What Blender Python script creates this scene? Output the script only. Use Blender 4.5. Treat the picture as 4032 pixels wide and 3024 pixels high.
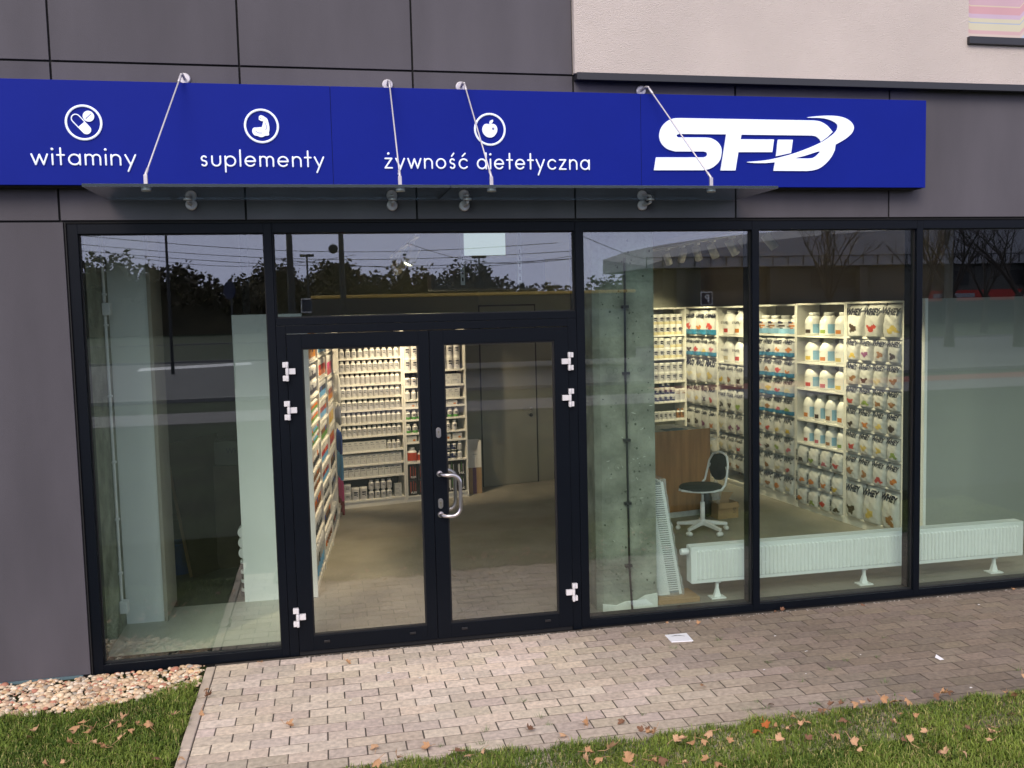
import bpy, math, random
import numpy as np
from mathutils import Matrix, Vector
random.seed(7)
rng = np.random.default_rng(7)
PI = math.pi
for o in list(bpy.data.objects):
    bpy.data.objects.remove(o)
scene = bpy.context.scene
C = scene.collection

# ---------------------------------------------------------------- camera
CY, CZ = -6.254, 2.301
def _axes(yaw=11.47706, pitch=4.58328, roll=-1.36948):
    a, b, c = map(math.radians, (yaw, pitch, roll))
    f = Vector((math.sin(a)*math.cos(b), math.cos(a)*math.cos(b), -math.sin(b)))
    r = Vector((math.cos(a), -math.sin(a), 0))
    u = r.cross(f)
    return (math.cos(c)*r+math.sin(c)*u, -math.sin(c)*r+math.cos(c)*u, f)
AR, AU, AF = _axes()
FPX = 3644.58
cam_d = bpy.data.cameras.new("camera")
cam_d.sensor_width = 36; cam_d.lens = 36*FPX/4032
cam_d.clip_start = 0.05; cam_d.clip_end = 2000
cam = bpy.data.objects.new("camera", cam_d); C.objects.link(cam)
M = Matrix.Identity(4)
for i in range(3):
    M[i][0], M[i][1], M[i][2] = AR[i], AU[i], -AF[i]
M[0][3], M[1][3], M[2][3] = 0, CY, CZ
cam.matrix_world = M
scene.camera = cam

# measuring helpers: a direction seen in the survey photograph turned into a point on a real plane
def ray(x, y):
    return AR*((x-2016)/FPX) - AU*((y-1512)/FPX) + AF
def at(x, y, Y):
    d = ray(x, y); t = (Y-CY)/d.y
    return Vector((d.x*t, Y, CZ+d.z*t))
def floor_pt(x, y, z=0.0):
    d = ray(x, y); t = (z-CZ)/d.z
    return Vector((d.x*t, CY+d.y*t, z))
def outside(x, y, D):            # something mirrored in the shop glass, D metres along the mirrored path
    p = at(x, y, D+CY)
    return Vector((p.x, -p.y, p.z))

# ---------------------------------------------------------------- sky, sun, exposure
SUN_EL, SUN_AZ = math.radians(38), math.radians(205)   # azimuth from +Y clockwise
world = bpy.data.worlds.new("World"); scene.world = world
world.use_nodes = True
nt = world.node_tree; nt.nodes.clear()
wo = nt.nodes.new("ShaderNodeOutputWorld"); wb = nt.nodes.new("ShaderNodeBackground")
sk = nt.nodes.new("ShaderNodeTexSky"); sk.sky_type = 'NISHITA'; sk.sun_disc = False
sk.sun_elevation = SUN_EL; sk.sun_rotation = SUN_AZ
sk.air_density = 1.0; sk.dust_density = 3.0; sk.ozone_density = 2.0
# thick even cloud: the blue sky is mostly greyed out
mx = nt.nodes.new("ShaderNodeMix"); mx.data_type = 'RGBA'
mx.inputs[0].default_value = 0.75
mx.inputs[7].default_value = (5.4, 5.2, 5.9, 1)
nt.links.new(sk.outputs[0], mx.inputs[6])
tcw = nt.nodes.new("ShaderNodeTexCoord"); sx = nt.nodes.new("ShaderNodeSeparateXYZ"); mrw = nt.nodes.new("ShaderNodeMapRange")
nt.links.new(tcw.outputs["Generated"], sx.inputs[0]); nt.links.new(sx.outputs[2], mrw.inputs[0])
mrw.inputs[1].default_value = .06; mrw.inputs[2].default_value = .45; mrw.inputs[3].default_value = 1; mrw.inputs[4].default_value = 0
mh = nt.nodes.new("ShaderNodeMix"); mh.data_type = 'RGBA'; mh.blend_type = 'MIX'
nt.links.new(mrw.outputs[0], mh.inputs[0]); nt.links.new(mx.outputs[2], mh.inputs[6]); mh.inputs[7].default_value = (6.4, 6.5, 9.0, 1)   # paler band of cloud low over the horizon
nt.links.new(mh.outputs[2], wb.inputs[0])
wb.inputs[1].default_value = 0.15
nt.links.new(wb.outputs[0], wo.inputs[0])
sl = bpy.data.lights.new("sun", 'SUN'); sl.energy = 1.3; sl.angle = math.radians(30); sl.color = (1, .90, .78)
so = bpy.data.objects.new("sun", sl); C.objects.link(so)
sd = Vector((math.sin(SUN_AZ)*math.cos(SUN_EL), math.cos(SUN_AZ)*math.cos(SUN_EL), math.sin(SUN_EL)))
so.rotation_euler = sd.to_track_quat('Z', 'Y').to_euler(); so.location = (0, -10, 20)
scene.view_settings.view_transform = 'Standard'; scene.view_settings.look = 'None'
scene.view_settings.exposure = 0.55; scene.view_settings.gamma = 1.0
scene.cycles.use_denoising = True
try: scene.cycles.denoiser = 'OPENIMAGEDENOISE'
except Exception: pass
scene.cycles.max_bounces = 8; scene.cycles.transparent_max_bounces = 16
scene.cycles.glossy_bounces = 3; scene.cycles.diffuse_bounces = 3
scene.cycles.caustics_reflective = False; scene.cycles.caustics_refractive = False
scene.cycles.sample_clamp_indirect = 4.0

# ---------------------------------------------------------------- materials
def pm(name, col, rough=.6, metal=0, var=0.0, vs=6.0, bump=0.0, bs=60.0, emit=0, spec=.5, stretch=None, attr=None, col2=None, vdet=4):
    m = bpy.data.materials.new(name); m.use_nodes = True
    n = m.node_tree.nodes; l = m.node_tree.links
    b = n["Principled BSDF"]
    b.inputs["Roughness"].default_value = rough; b.inputs["Metallic"].default_value = metal
    b.inputs["Specular IOR Level"].default_value = spec
    b.inputs["Base Color"].default_value = (*col, 1)
    tc = n.new("ShaderNodeTexCoord"); mp = n.new("ShaderNodeMapping"); l.new(tc.outputs["Object"], mp.inputs[0])
    if stretch: mp.inputs["Scale"].default_value = stretch
    src = None
    if attr:
        at_ = n.new("ShaderNodeAttribute"); at_.attribute_name = attr; src = at_.outputs["Color"]
    if var > 0:
        no = n.new("ShaderNodeTexNoise"); no.inputs["Scale"].default_value = vs; no.inputs["Detail"].default_value = vdet
        l.new(mp.outputs[0], no.inputs[0])
        mr = n.new("ShaderNodeMapRange"); mr.inputs[1].default_value = .3; mr.inputs[2].default_value = .7
        l.new(no.outputs[0], mr.inputs[0])
        mxx = n.new("ShaderNodeMix"); mxx.data_type = 'RGBA'; l.new(mr.outputs[0], mxx.inputs[0])
        if src is not None:
            mr.inputs[3].default_value = 1-var; mr.inputs[4].default_value = 1+var
            vm = n.new("ShaderNodeVectorMath"); vm.operation = 'SCALE'
            l.new(src, vm.inputs[0]); l.new(mr.outputs[0], vm.inputs[3]); l.new(vm.outputs[0], b.inputs["Base Color"])
        else:
            c2 = col2 or tuple(c*(1+var) for c in col)
            c1 = col if col2 else tuple(c*(1-var) for c in col)
            mxx.inputs[6].default_value = (*c1, 1); mxx.inputs[7].default_value = (*c2, 1)
            l.new(mxx.outputs[2], b.inputs["Base Color"])
    elif src is not None:
        l.new(src, b.inputs["Base Color"])
    if bump > 0:
        no2 = n.new("ShaderNodeTexNoise"); no2.inputs["Scale"].default_value = bs; no2.inputs["Detail"].default_value = 3
        l.new(mp.outputs[0], no2.inputs[0])
        bp = n.new("ShaderNodeBump"); bp.inputs["Strength"].default_value = bump; bp.inputs["Distance"].default_value = .01
        l.new(no2.outputs[0], bp.inputs["Height"]); l.new(bp.outputs[0], b.inputs["Normal"])
    if emit:
        b.inputs["Emission Color"].default_value = (*col, 1); b.inputs["Emission Strength"].default_value = emit
    return m
def glass_mat(name, tint, r0=.08, rough=0.0):
    m = bpy.data.materials.new(name); m.use_nodes = True
    n = m.node_tree.nodes; l = m.node_tree.links; n.clear()
    o = n.new("ShaderNodeOutputMaterial"); mi = n.new("ShaderNodeMixShader")
    t = n.new("ShaderNodeBsdfTransparent"); g = n.new("ShaderNodeBsdfGlossy"); f = n.new("ShaderNodeLayerWeight")
    t.inputs[0].default_value = (*tint, 1); g.inputs[0].default_value = (.97, .98, 1, 1); g.inputs["Roughness"].default_value = rough
    f.inputs[0].default_value = .5
    pw = n.new("ShaderNodeMath"); pw.operation = 'POWER'; pw.inputs[1].default_value = 5
    ml = n.new("ShaderNodeMath"); ml.operation = 'MULTIPLY_ADD'; ml.inputs[1].default_value = 1-r0; ml.inputs[2].default_value = r0
    l.new(f.outputs["Facing"], pw.inputs[0]); l.new(pw.outputs[0], ml.inputs[0]); l.new(ml.outputs[0], mi.inputs[0])
    l.new(t.outputs[0], mi.inputs[1]); l.new(g.outputs[0], mi.inputs[2]); l.new(mi.outputs[0], o.inputs[0])
    return m
K = {}
K['clad'] = pm('fibre_cement', (.108, .097, .108), .7, var=.10, vs=2.2, bump=.15, bs=220, spec=.2)
K['gap'] = pm('joint_black', (.006, .006, .007), .9)
K['plaster'] = pm('render_plaster', (.64, .565, .515), .9, var=.05, vs=1.5, bump=.9, bs=160, spec=.2)
K['ledge'] = pm('ledge_metal', (.020, .021, .026), .4, spec=.5)
K['frame'] = pm('anthracite_aluminium', (.0022, .0040, .0075), .42, var=.08, vs=3, spec=.16)
K['gasket'] = pm('gasket', (.004, .004, .005), .7)
K['glass'] = glass_mat('window_glass', (.905, .965, .93), .092)
K['dglass'] = glass_mat('door_glass', (.96, .97, .96), .072)
K['cglass'] = glass_mat('canopy_glass', (.50, .60, .62), .10)
K['cedge'] = pm('glass_edge', (.008, .022, .022), .15)
K['blue'] = pm('sign_blue', (.0045, .0150, .245), .6, var=.03, vs=3, spec=.12)
K['blueedge'] = pm('sign_edge', (.006, .01, .10), .4)
K['signwhite'] = pm('sign_white', (.80, .86, .98), .4, emit=.18)
K['signgrey'] = pm('sign_grey', (.20, .20, .42), .5)
K['steel'] = pm('brushed_steel', (.62, .58, .58), .28, metal=1)
K['steelw'] = pm('satin_steel', (.56, .53, .55), .42, metal=.6)
K['white'] = pm('white_paint', (.80, .79, .80), .35)
K['hinge'] = pm('hinge_white', (.70, .68, .69), .35)
K['black'] = pm('black_plastic', (.01, .01, .012), .4)
K['wallw'] = pm('white_wall', (.80, .81, .79), .85, var=.02, vs=3)
K['wallg'] = pm('grey_wall', (.24, .19, .155), .9, var=.05, vs=2)
K['wallback'] = pm('back_wall', (.27, .27, .22), .9, var=.05, vs=2)
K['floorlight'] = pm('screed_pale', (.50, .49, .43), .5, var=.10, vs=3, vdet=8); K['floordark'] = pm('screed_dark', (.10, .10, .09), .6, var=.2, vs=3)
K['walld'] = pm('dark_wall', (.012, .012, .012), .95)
K['ceil'] = pm('ceiling_slab', (.16, .15, .13), .9, var=.2, vs=5)
K['osb'] = pm('ceiling_board', (.42, .36, .26), .8, var=.35, vs=5, stretch=(1, 4, 1))
K['floor'] = pm('screed_floor', (.27, .248, .212), .5, var=.17, vs=2.4, bump=.05, bs=30, vdet=8)
K['concrete'] = pm('raw_concrete', (.24, .25, .205), .9, var=.42, vs=5, bump=.9, bs=28, vdet=10)
K['pit'] = pm('concrete_pit', (.07, .08, .06), .9)
K['skirt'] = pm('plaster_skirt', (.62, .63, .58), .9, var=.1, vs=12)
K['shelf'] = pm('white_shelf', (.80, .78, .72), .45)
K['shelfback'] = pm('shelf_back', (.24, .23, .21), .6); K['shelfshade'] = pm('shelf_back_shade', (.05, .048, .045), .7)  # back panels coloured dark to stand for the shadow behind the goods
K['wood'] = pm('brown_wood', (.36, .17, .06), .45, var=.2, vs=3, stretch=(6, 6, .6))
K['dwood'] = pm('dark_board', (.055, .040, .025), .7, var=.2, vs=4)
K['grey'] = pm('grey_top', (.34, .34, .33), .5)
K['carton'] = pm('cardboard', (.36, .23, .12), .85, var=.08, vs=9)
K['wrap'] = bpy.data.materials.new('plastic_wrap'); K['wrap'].use_nodes = True
_b = K['wrap'].node_tree.nodes["Principled BSDF"]; _b.inputs["Base Color"].default_value = (.75, .78, .78, 1); _b.inputs["Roughness"].default_value = .15; _b.inputs["Alpha"].default_value = .28
K['rad'] = pm('radiator_enamel', (.82, .83, .82), .3)
K['radgap'] = pm('radiator_slot', (.16, .17, .17), .6)
K['bucket'] = pm('blue_plastic', (.02, .07, .22), .4)
K['soil'] = pm('ground_soil', (.024, .030, .010), 1.0, var=.4, vs=8, spec=.05)
K['lawn'] = pm('far_lawn', (.020, .036, .012), .95, var=.45, vs=.8, vdet=8)
K['asphalt'] = pm('asphalt', (.115, .118, .13), .85, var=.10, vs=.6)
K['pave'] = pm('far_paving', (.20, .195, .20), .85, var=.06, vs=1.5)
K['redpave'] = pm('red_asphalt', (.30, .09, .07), .85)
K['kerb'] = pm('kerb_concrete', (.52, .43, .345), .85, var=.12, vs=14, bump=.3, bs=80)
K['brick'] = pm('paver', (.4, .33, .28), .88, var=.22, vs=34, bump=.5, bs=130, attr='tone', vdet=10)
K['joint'] = pm('sand_joint', (.075, .062, .048), .95, var=.4, vs=30)
K['blade'] = pm('grass_blade', (.1, .15, .03), .6, attr='tone', spec=.3)
K['pebble'] = pm('pebble', (.4, .3, .25), .7, attr='tone', var=.12, vs=60)
K['leaf1'] = pm('leaf_tan', (.42, .23, .11), .75, var=.22, vs=30)
K['leaf2'] = pm('leaf_brown', (.17, .080, .04), .75, var=.25, vs=30)
K['leaf3'] = pm('leaf_orange', (.42, .12, .025), .7, var=.2, vs=30)
K['leaf4'] = pm('leaf_pale', (.50, .30, .165), .75, var=.15, vs=30)
K['bark'] = pm('bark', (.06, .05, .042), .9, var=.2, vs=4)
K['crown'] = pm('far_foliage', (.060, .050, .030), .95, var=.5, vs=.5)
K['roadpaint'] = pm('road_paint', (.85, .85, .88), .7)
def flat(name, col, rough=.5, **kw):
    if name not in K: K[name] = pm(name, col, rough, **kw)
    return K[name]

# ---------------------------------------------------------------- mesh builder
class MB:
    def __init__(s): s.v = []; s.f = []; s.m = []; s.sm = []
    def add(s, vs, fs, mi=0, smooth=False):
        b = len(s.v); s.v += [tuple(p) for p in vs]
        for k, f in enumerate(fs):
            s.f.append(tuple(i+b for i in f)); s.m.append(mi[k] if isinstance(mi, (list, tuple)) else mi); s.sm.append(smooth)
        return s
    def box(s, x0, x1, y0, y1, z0, z1, mi=0):
        vs = [(x0,y0,z0),(x1,y0,z0),(x1,y1,z0),(x0,y1,z0),(x0,y0,z1),(x1,y0,z1),(x1,y1,z1),(x0,y1,z1)]
        return s.add(vs, [(0,3,2,1),(4,5,6,7),(0,1,5,4),(1,2,6,5),(2,3,7,6),(3,0,4,7)], mi)
    def hexa(s, b, t, mi=0):     # bottom 4 points, top 4 points
        return s.add(list(b)+list(t), [(0,3,2,1),(4,5,6,7),(0,1,5,4),(1,2,6,5),(2,3,7,6),(3,0,4,7)], mi)
    def slab(s, p, q, z0, z1, depth, mi=0):   # wall from plan point p to q with thickness to the left-hand side
        ux, uy = q[0]-p[0], q[1]-p[1]; L = math.hypot(ux, uy); vx, vy = -uy/L*depth, ux/L*depth
        b = [(p[0],p[1]),(q[0],q[1]),(q[0]+vx,q[1]+vy),(p[0]+vx,p[1]+vy)]
        return s.hexa([(x,y,z0) for x,y in b], [(x,y,z1) for x,y in b], mi)
    def lathe(s, prof, seg=20, c=(0,0,0), mi=0, matf=None, axis='z', cap=True):
        vs = []; fs = []; ms = []
        for (r, z) in prof:
            for k in range(seg):
                a = 2*PI*k/seg; x, y = r*math.cos(a), r*math.sin(a)
                if axis == 'z': vs.append((c[0]+x, c[1]+y, c[2]+z))
                elif axis == 'y': vs.append((c[0]+x, c[1]+z, c[2]-y))
                else: vs.append((c[0]+z, c[1]+x, c[2]+y))
        for i in range(len(prof)-1):
            for k in range(seg):
                k2 = (k+1) % seg
                fs.append((i*seg+k, i*seg+k2, (i+1)*seg+k2, (i+1)*seg+k)); ms.append(matf(i, (k+.5)/seg) if matf else mi)
        s.add(vs, fs, ms, True)
        if cap:
            b = len(s.v)-len(vs)
            s.f.append(tuple(b+k for k in reversed(range(seg)))); s.m.append(ms[0]); s.sm.append(False)
            s.f.append(tuple(b+(len(prof)-1)*seg+k for k in range(seg))); s.m.append(ms[-1]); s.sm.append(False)
        return s
    def tube(s, pts, r, seg=8, mi=0, flat=1.0, flat_axis=1, taper=None, closed=False):
        P = [Vector(p) for p in pts]; n = len(P)
        if n < 2: return s
        rr = [r]*n if taper is None else list(taper)
        if not closed:      # rounded ends
            d0 = (P[0]-P[1]).normalized(); d1 = (P[-1]-P[-2]).normalized()
            P = [P[0]+d0*rr[0]*.95, P[0]+d0*rr[0]*.6]+P+[P[-1]+d1*rr[-1]*.6, P[-1]+d1*rr[-1]*.95]
            rr = [rr[0]*.3, rr[0]*.8]+rr+[rr[-1]*.8, rr[-1]*.3]; n = len(P)
        vs = []; prev = None
        for i in range(n):
            if closed: t = (P[(i+1) % n]-P[i-1]).normalized()
            elif i == 0: t = (P[1]-P[0]).normalized()
            elif i == n-1: t = (P[-1]-P[-2]).normalized()
            else: t = (P[i+1]-P[i-1]).normalized()
            if prev is None:
                a = Vector((0,1,0)) if abs(t.y) < .9 else Vector((1,0,0))
                u = t.cross(a).normalized()
            else:
                u = (prev-t*prev.dot(t)).normalized()
            prev = u; w = t.cross(u)
            for k in range(seg):
                a = 2*PI*k/seg; off = (u*math.cos(a)+w*math.sin(a))*rr[i]
                if flat != 1.0: off[flat_axis] *= flat
                vs.append(P[i]+off)
        fs = []
        for i in range(n if closed else n-1):
            j = (i+1) % n
            for k in range(seg):
                k2 = (k+1) % seg; fs.append((i*seg+k, i*seg+k2, j*seg+k2, j*seg+k))
        s.add(vs, fs, mi, True)
        if not closed:
            b = len(s.v)-len(vs)
            s.f.append(tuple(b+k for k in reversed(range(seg)))); s.m.append(mi); s.sm.append(True)
            s.f.append(tuple(b+(n-1)*seg+k for k in range(seg))); s.m.append(mi); s.sm.append(True)
        return s
    def build(s, name, mats, parent=None, bevel=0, org=None, tone=None):
        me = bpy.data.meshes.new(name)
        V = s.v
        if org is None and parent is not None and parent.get('_w'): org = tuple(parent['_w'])
        if org is not None: V = [(x-org[0], y-org[1], z-org[2]) for x, y, z in V]
        me.from_pydata(V, [], s.f)
        if not isinstance(mats, (list, tuple)): mats = [mats]
        for m in mats: me.materials.append(K[m] if isinstance(m, str) else m)
        me.polygons.foreach_set('material_index', s.m); me.polygons.foreach_set('use_smooth', s.sm)
        if tone is not None:
            ca = me.color_attributes.new('tone', 'FLOAT_COLOR', 'POINT')
            ca.data.foreach_set('color', np.asarray(tone, dtype=np.float32).ravel())
        me.update()
        o = bpy.data.objects.new(name, me); C.objects.link(o)
        if parent is not None: o.parent = parent
        if bevel:
            b = o.modifiers.new('b', 'BEVEL'); b.width = bevel; b.segments = 2; b.limit_method = 'ANGLE'; b.angle_limit = math.radians(40)
        return o
LABELS = {}
def tag(o, label, cat, group=None, kind=None):
    n = len(label.split())
    if not 4 <= n <= 16: print('LABEL LENGTH', n, label)
    if label in LABELS: print('DUP LABEL', label)
    LABELS[label] = 1
    o['label'] = label; o['category'] = cat
    if group: o['group'] = group
    if kind: o['kind'] = kind
    return o
def thing(name, label, cat, loc=(0,0,0), rotz=0, group=None, worldcoords=False):
    o = bpy.data.objects.new(name, None); C.objects.link(o); o.location = loc; o.rotation_euler = (0, 0, rotz)
    o.empty_display_size = .1
    if worldcoords: o['_w'] = list(loc)
    tag(o, label, cat, group); return o
def struct(o): o['kind'] = 'structure'; return o
ORD = ['first','second','third','fourth','fifth','sixth','seventh','eighth','ninth','tenth','eleventh','twelfth','thirteenth','fourteenth','fifteenth','sixteenth','seventeenth','eighteenth','nineteenth','twentieth']
def ordn(i):
    if i < 20: return ORD[i]
    t = ['twenty','thirty','forty','fifty','sixty'][(i+1)//10-2]; u = (i+1) % 10
    return (t+'-'+ORD[u-1]) if u else {'twenty':'twentieth','thirty':'thirtieth','forty':'fortieth','fifty':'fiftieth','sixty':'sixtieth'}[t]

# ================================================================ THE GROUND
g = MB()
g.box(-150, 150, -300, 150, -.6, -.03)
struct(g.build('ground', 'soil'))
def sheet(name, x0, x1, y0, y1, z, m, th=.02):
    return struct(MB().box(x0, x1, y0, y1, z-th, z).build(name, m))
sheet('lawn', -150, 150, -14.6, -3.6, -.004, 'lawn')
sheet('lawn', -150, 150, -300, -43, -.003, 'lawn')
sheet('lawn', -150, 150, -20.0, -18.6, -.002, 'lawn')
sheet('pavement', -150, 150, -17.0, -14.6, .0, 'pave')
sheet('cycle_path', 9, 150, -18.6, -17.03, .002, 'redpave')
sheet('lawn', -150, 9, -18.6, -17.0, -.002, 'lawn')
sheet('road', -150, 150, -43, -20.0, -.012, 'asphalt')
a_, b_ = floor_pt(530, 1457), floor_pt(975, 1431)
rm = MB().hexa([(a_.x,-a_.y-1.2,-.012),(b_.x,-b_.y-1.2,-.012),(b_.x+.3,-b_.y+1.2,-.012),(a_.x+.3,-a_.y+1.2,-.012)],
               [(a_.x,-a_.y-1.2,-.006),(b_.x,-b_.y-1.2,-.006),(b_.x+.3,-b_.y+1.2,-.006),(a_.x+.3,-a_.y+1.2,-.006)])
struct(rm.build('road_marking', 'roadpaint'))
for yk, n_ in ((-19.98, 0), (-43.0, 1), (-75.0, 2)):
    struct(MB().box(-150, 150, yk-.12, yk+.12, -.02, .10).build('kerb', 'pave'))

# block paving: one sheet of separate bevelled blocks
PX0, PX1, PY0, PY1 = -.775, 8.2, -1.70, -.015
pv = []; pf = []; tone = []
L_, W_, GP = .205, .107, .0055
row = 0; y = PY1
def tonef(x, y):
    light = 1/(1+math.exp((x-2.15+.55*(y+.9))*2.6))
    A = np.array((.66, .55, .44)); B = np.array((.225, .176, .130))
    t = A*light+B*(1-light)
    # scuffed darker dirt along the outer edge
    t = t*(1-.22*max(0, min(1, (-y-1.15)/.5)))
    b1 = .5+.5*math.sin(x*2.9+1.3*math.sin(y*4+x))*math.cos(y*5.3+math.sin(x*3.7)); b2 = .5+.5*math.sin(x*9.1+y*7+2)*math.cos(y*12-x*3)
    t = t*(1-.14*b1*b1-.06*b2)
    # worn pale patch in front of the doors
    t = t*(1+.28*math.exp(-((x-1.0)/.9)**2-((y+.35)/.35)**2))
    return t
while y > PY1-1.95:
    off = (row % 2)*.5*L_; x = PX0-off
    while x < PX1:
        xa, xb = max(x, PX0), min(x+L_, PX1)
        if xb-xa > .03:
            ya, yb = y-W_, y
            h = random.uniform(-.0015, .0015); tx, ty = random.uniform(-.0012,.0012), random.uniform(-.0012,.0012)
            g_ = GP/2*random.uniform(.6, 1.5); c_ = .0025
            X = (xa+g_, xa+g_+c_, xb-g_-c_, xb-g_); Y = (ya+g_, ya+g_+c_, yb-g_-c_, yb-g_)
            b = len(pv)
            lo, hi = -.012, .0
            for (xx, yy, zz) in [(X[0],Y[0],lo),(X[3],Y[0],lo),(X[3],Y[3],lo),(X[0],Y[3],lo),
                                 (X[0],Y[0],hi-.0022),(X[3],Y[0],hi-.0022),(X[3],Y[3],hi-.0022),(X[0],Y[3],hi-.0022),
                                 (X[1],Y[1],hi+h+tx),(X[2],Y[1],hi+h-tx+ty),(X[2],Y[2],hi+h-tx),(X[1],Y[2],hi+h+ty)]:
                pv.append((xx,yy,zz))
            for r in range(2):
                for k in range(4): pf.append((b+r*4+k, b+r*4+(k+1)%4, b+(r+1)*4+(k+1)%4, b+(r+1)*4+k))
            pf.append((b+8,b+9,b+10,b+11))
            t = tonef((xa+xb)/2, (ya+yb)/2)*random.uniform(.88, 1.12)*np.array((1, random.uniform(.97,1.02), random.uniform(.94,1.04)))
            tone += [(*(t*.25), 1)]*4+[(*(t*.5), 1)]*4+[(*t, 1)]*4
        x += L_
    y -= W_; row += 1
m_ = MB(); m_.v = pv; m_.f = pf; m_.m = [0]*len(pf); m_.sm = [False]*len(pf)
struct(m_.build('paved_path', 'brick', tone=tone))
struct(MB().box(PX0-.01, PX1, -1.70, .02, -.03, -.0034).build('path_bed', 'joint'))
# kerb edging on the left
kb = MB(); y = -.03
while y > -1.95:
    kb.box(-.835+random.uniform(-.003,.003), -.778, y-.60, y-.004, -.05, .004+random.uniform(0,.004)); y -= .604
struct(kb.build('kerb', 'kerb', bevel=.006))
struct(MB().box(-.10+.0, 8.2, -.014, .16, -.05, -.010).build('threshold', 'joint'))

# near lawn soil
for x0, x1, y0, y1 in ((-6, -.835, -3.6, -.52), (-.835, 8.5, -3.6, -1.69)):
    struct(MB().box(x0, x1, y0, y1, -.03, -.004).build('lawn_soil', 'soil'))

def grass_patch(name, label, x0, x1, y0, y1, dens, hfun, edge=0, edgefun=None):
    n = int((x1-x0)*(y1-y0)*dens)
    X = rng.uniform(x0, x1, n); Y = rng.uniform(y0, y1, n)
    if edgefun is not None:
        k = edgefun(X, Y); X, Y = X[k], Y[k]; n = len(X)
    thin = np.sin(X*4.7+np.sin(Y*9))*np.sin(Y*6.1+2*np.sin(X*3.1)); k = ~((thin > .72) & (rng.uniform(0,1,n) < .40)); X, Y = X[k], Y[k]; n = len(X)
    a = rng.uniform(0, 2*PI, n); lean = rng.uniform(.2, 1.25, n)
    cl = np.sin(X*7.3+np.sin(Y*5)*2)*np.cos(Y*8.1+np.sin(X*6))  # clumps
    h = rng.uniform(.016, .046, n)*(1+.30*cl)
    w = rng.uniform(.0011, .0028, n)
    dx, dy = np.cos(a), np.sin(a); sx, sy = -dy, dx
    P = np.zeros((n, 5, 3))
    P[:,0] = np.stack([X-sx*w, Y-sy*w, np.full(n,-.004)], 1); P[:,1] = np.stack([X+sx*w, Y+sy*w, np.full(n,-.004)], 1)
    mxx, my = X+dx*h*lean*.35, Y+dy*h*lean*.35
    P[:,2] = np.stack([mxx+sx*w*.8, my+sy*w*.8, h*.6], 1); P[:,3] = np.stack([mxx-sx*w*.8, my-sy*w*.8, h*.6], 1)
    P[:,4] = np.stack([X+dx*h*lean, Y+dy*h*lean, h*(1-.35*lean)], 1)
    base = np.arange(n)*5
    me = bpy.data.meshes.new(name)
    me.vertices.add(n*5); me.vertices.foreach_set('co', P.ravel())
    q = np.stack([base, base+1, base+2, base+3], 1); t = np.stack([base+3, base+2, base+4], 1)
    loops = np.concatenate([q, t], 1).ravel()
    me.loops.add(n*7); me.loops.foreach_set('vertex_index', loops)
    ls = np.stack([np.arange(n)*7, np.arange(n)*7+4], 1).ravel(); lt = np.tile([4, 3], n)
    me.polygons.add(n*2); me.polygons.foreach_set('loop_start', ls); me.polygons.foreach_set('loop_total', lt)
    me.update(calc_edges=True)
    A = np.array((.045,.095,.008)); B = np.array((.26,.33,.05)); S = np.array((.50,.43,.16))
    big = np.sin(X*1.9+2*np.sin(Y*1.7))*np.cos(Y*2.6+np.sin(X*1.3)); u = np.clip(rng.uniform(0,1,n)*.75+.18*cl+.22*big+.05, 0, 1)[:,None]; col = A*(1-u)+B*u
    st = (rng.uniform(0,1,n) < .09+.10*(cl < -.5))[:,None]; col = np.where(st, S*rng.uniform(.5,1,(n,1)), col)
    col = np.repeat(np.concatenate([col, np.ones((n,1))], 1)[:,None], 5, 1)
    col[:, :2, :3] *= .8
    ca = me.color_attributes.new('tone', 'FLOAT_COLOR', 'POINT'); ca.data.foreach_set('color', col.astype(np.float32).ravel())
    me.materials.append(K['blade'])
    o = bpy.data.objects.new(name, me); C.objects.link(o)
    return tag(o, label, 'grass', kind='stuff')
ef = lambda X, Y: Y < -1.675+.03*np.sin(X*3.1)+.018*np.sin(X*11)+.02*np.sin(X*23)
grass_patch('grass', 'short green autumn grass along the outer edge of the block paving', -.5, 7.2, -3.0, -1.60, 19000, None, edgefun=ef)
ef2 = lambda X, Y: (Y < -.52+.045*np.sin(X*5)+.02*np.sin(X*17)+.22*np.clip((X+1.25)/.4,0,1)*np.clip(1,0,1)) & (X < -.845+.015*np.sin(Y*19))
grass_patch('grass', 'short green grass in the corner between the pebbles and the kerb', -4.0, -.80, -1.9, -.25, 18000, None, edgefun=ef2)
# tufts in the joints
tv = MB()
def joint_tuft(px, py, s=1.0):
    p = floor_pt(px, py)
    for k in range(16):
        a = random.uniform(0, 2*PI); r = random.uniform(0, .018)*s; h = random.uniform(.012, .03)*s; w = .0014
        x, y = p.x+math.cos(a)*r*1.7, p.y+math.sin(a)*r*.7; dx, dy = math.cos(a), math.sin(a)
        tv.add([(x-dy*w,y+dx*w,-.002),(x+dy*w,y-dx*w,-.002),(x+dx*h*.7,y+dy*h*.7,h)], [(0,1,2)])
for q in [(675,283),(925,395),(1240,433),(1315,388),(1475,370),(1508,272),(1095,492),(1515,495),(1665,545),(1560,560),(820,640),(900,630),(870,593),(1140,605),(1185,605),(1300,590),(295,658),(450,325),(1560,590),(2180,435)]:
    joint_tuft(2300+q[0]*.783, 2300+q[1]*.783, random.uniform(.7,1.4))
for q in [(1570,625),(1860,555),(1900,595),(1345,705),(1560,690),(1770,470)]:
    joint_tuft(700+q[0]*.7685, 2400+q[1]*.7685, random.uniform(.7,1.3))
tag(tv.build('weeds', flat('weed_green', (.09,.16,.03))), 'small green weeds growing in the joints of the paving', 'weeds', kind='stuff')

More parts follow.
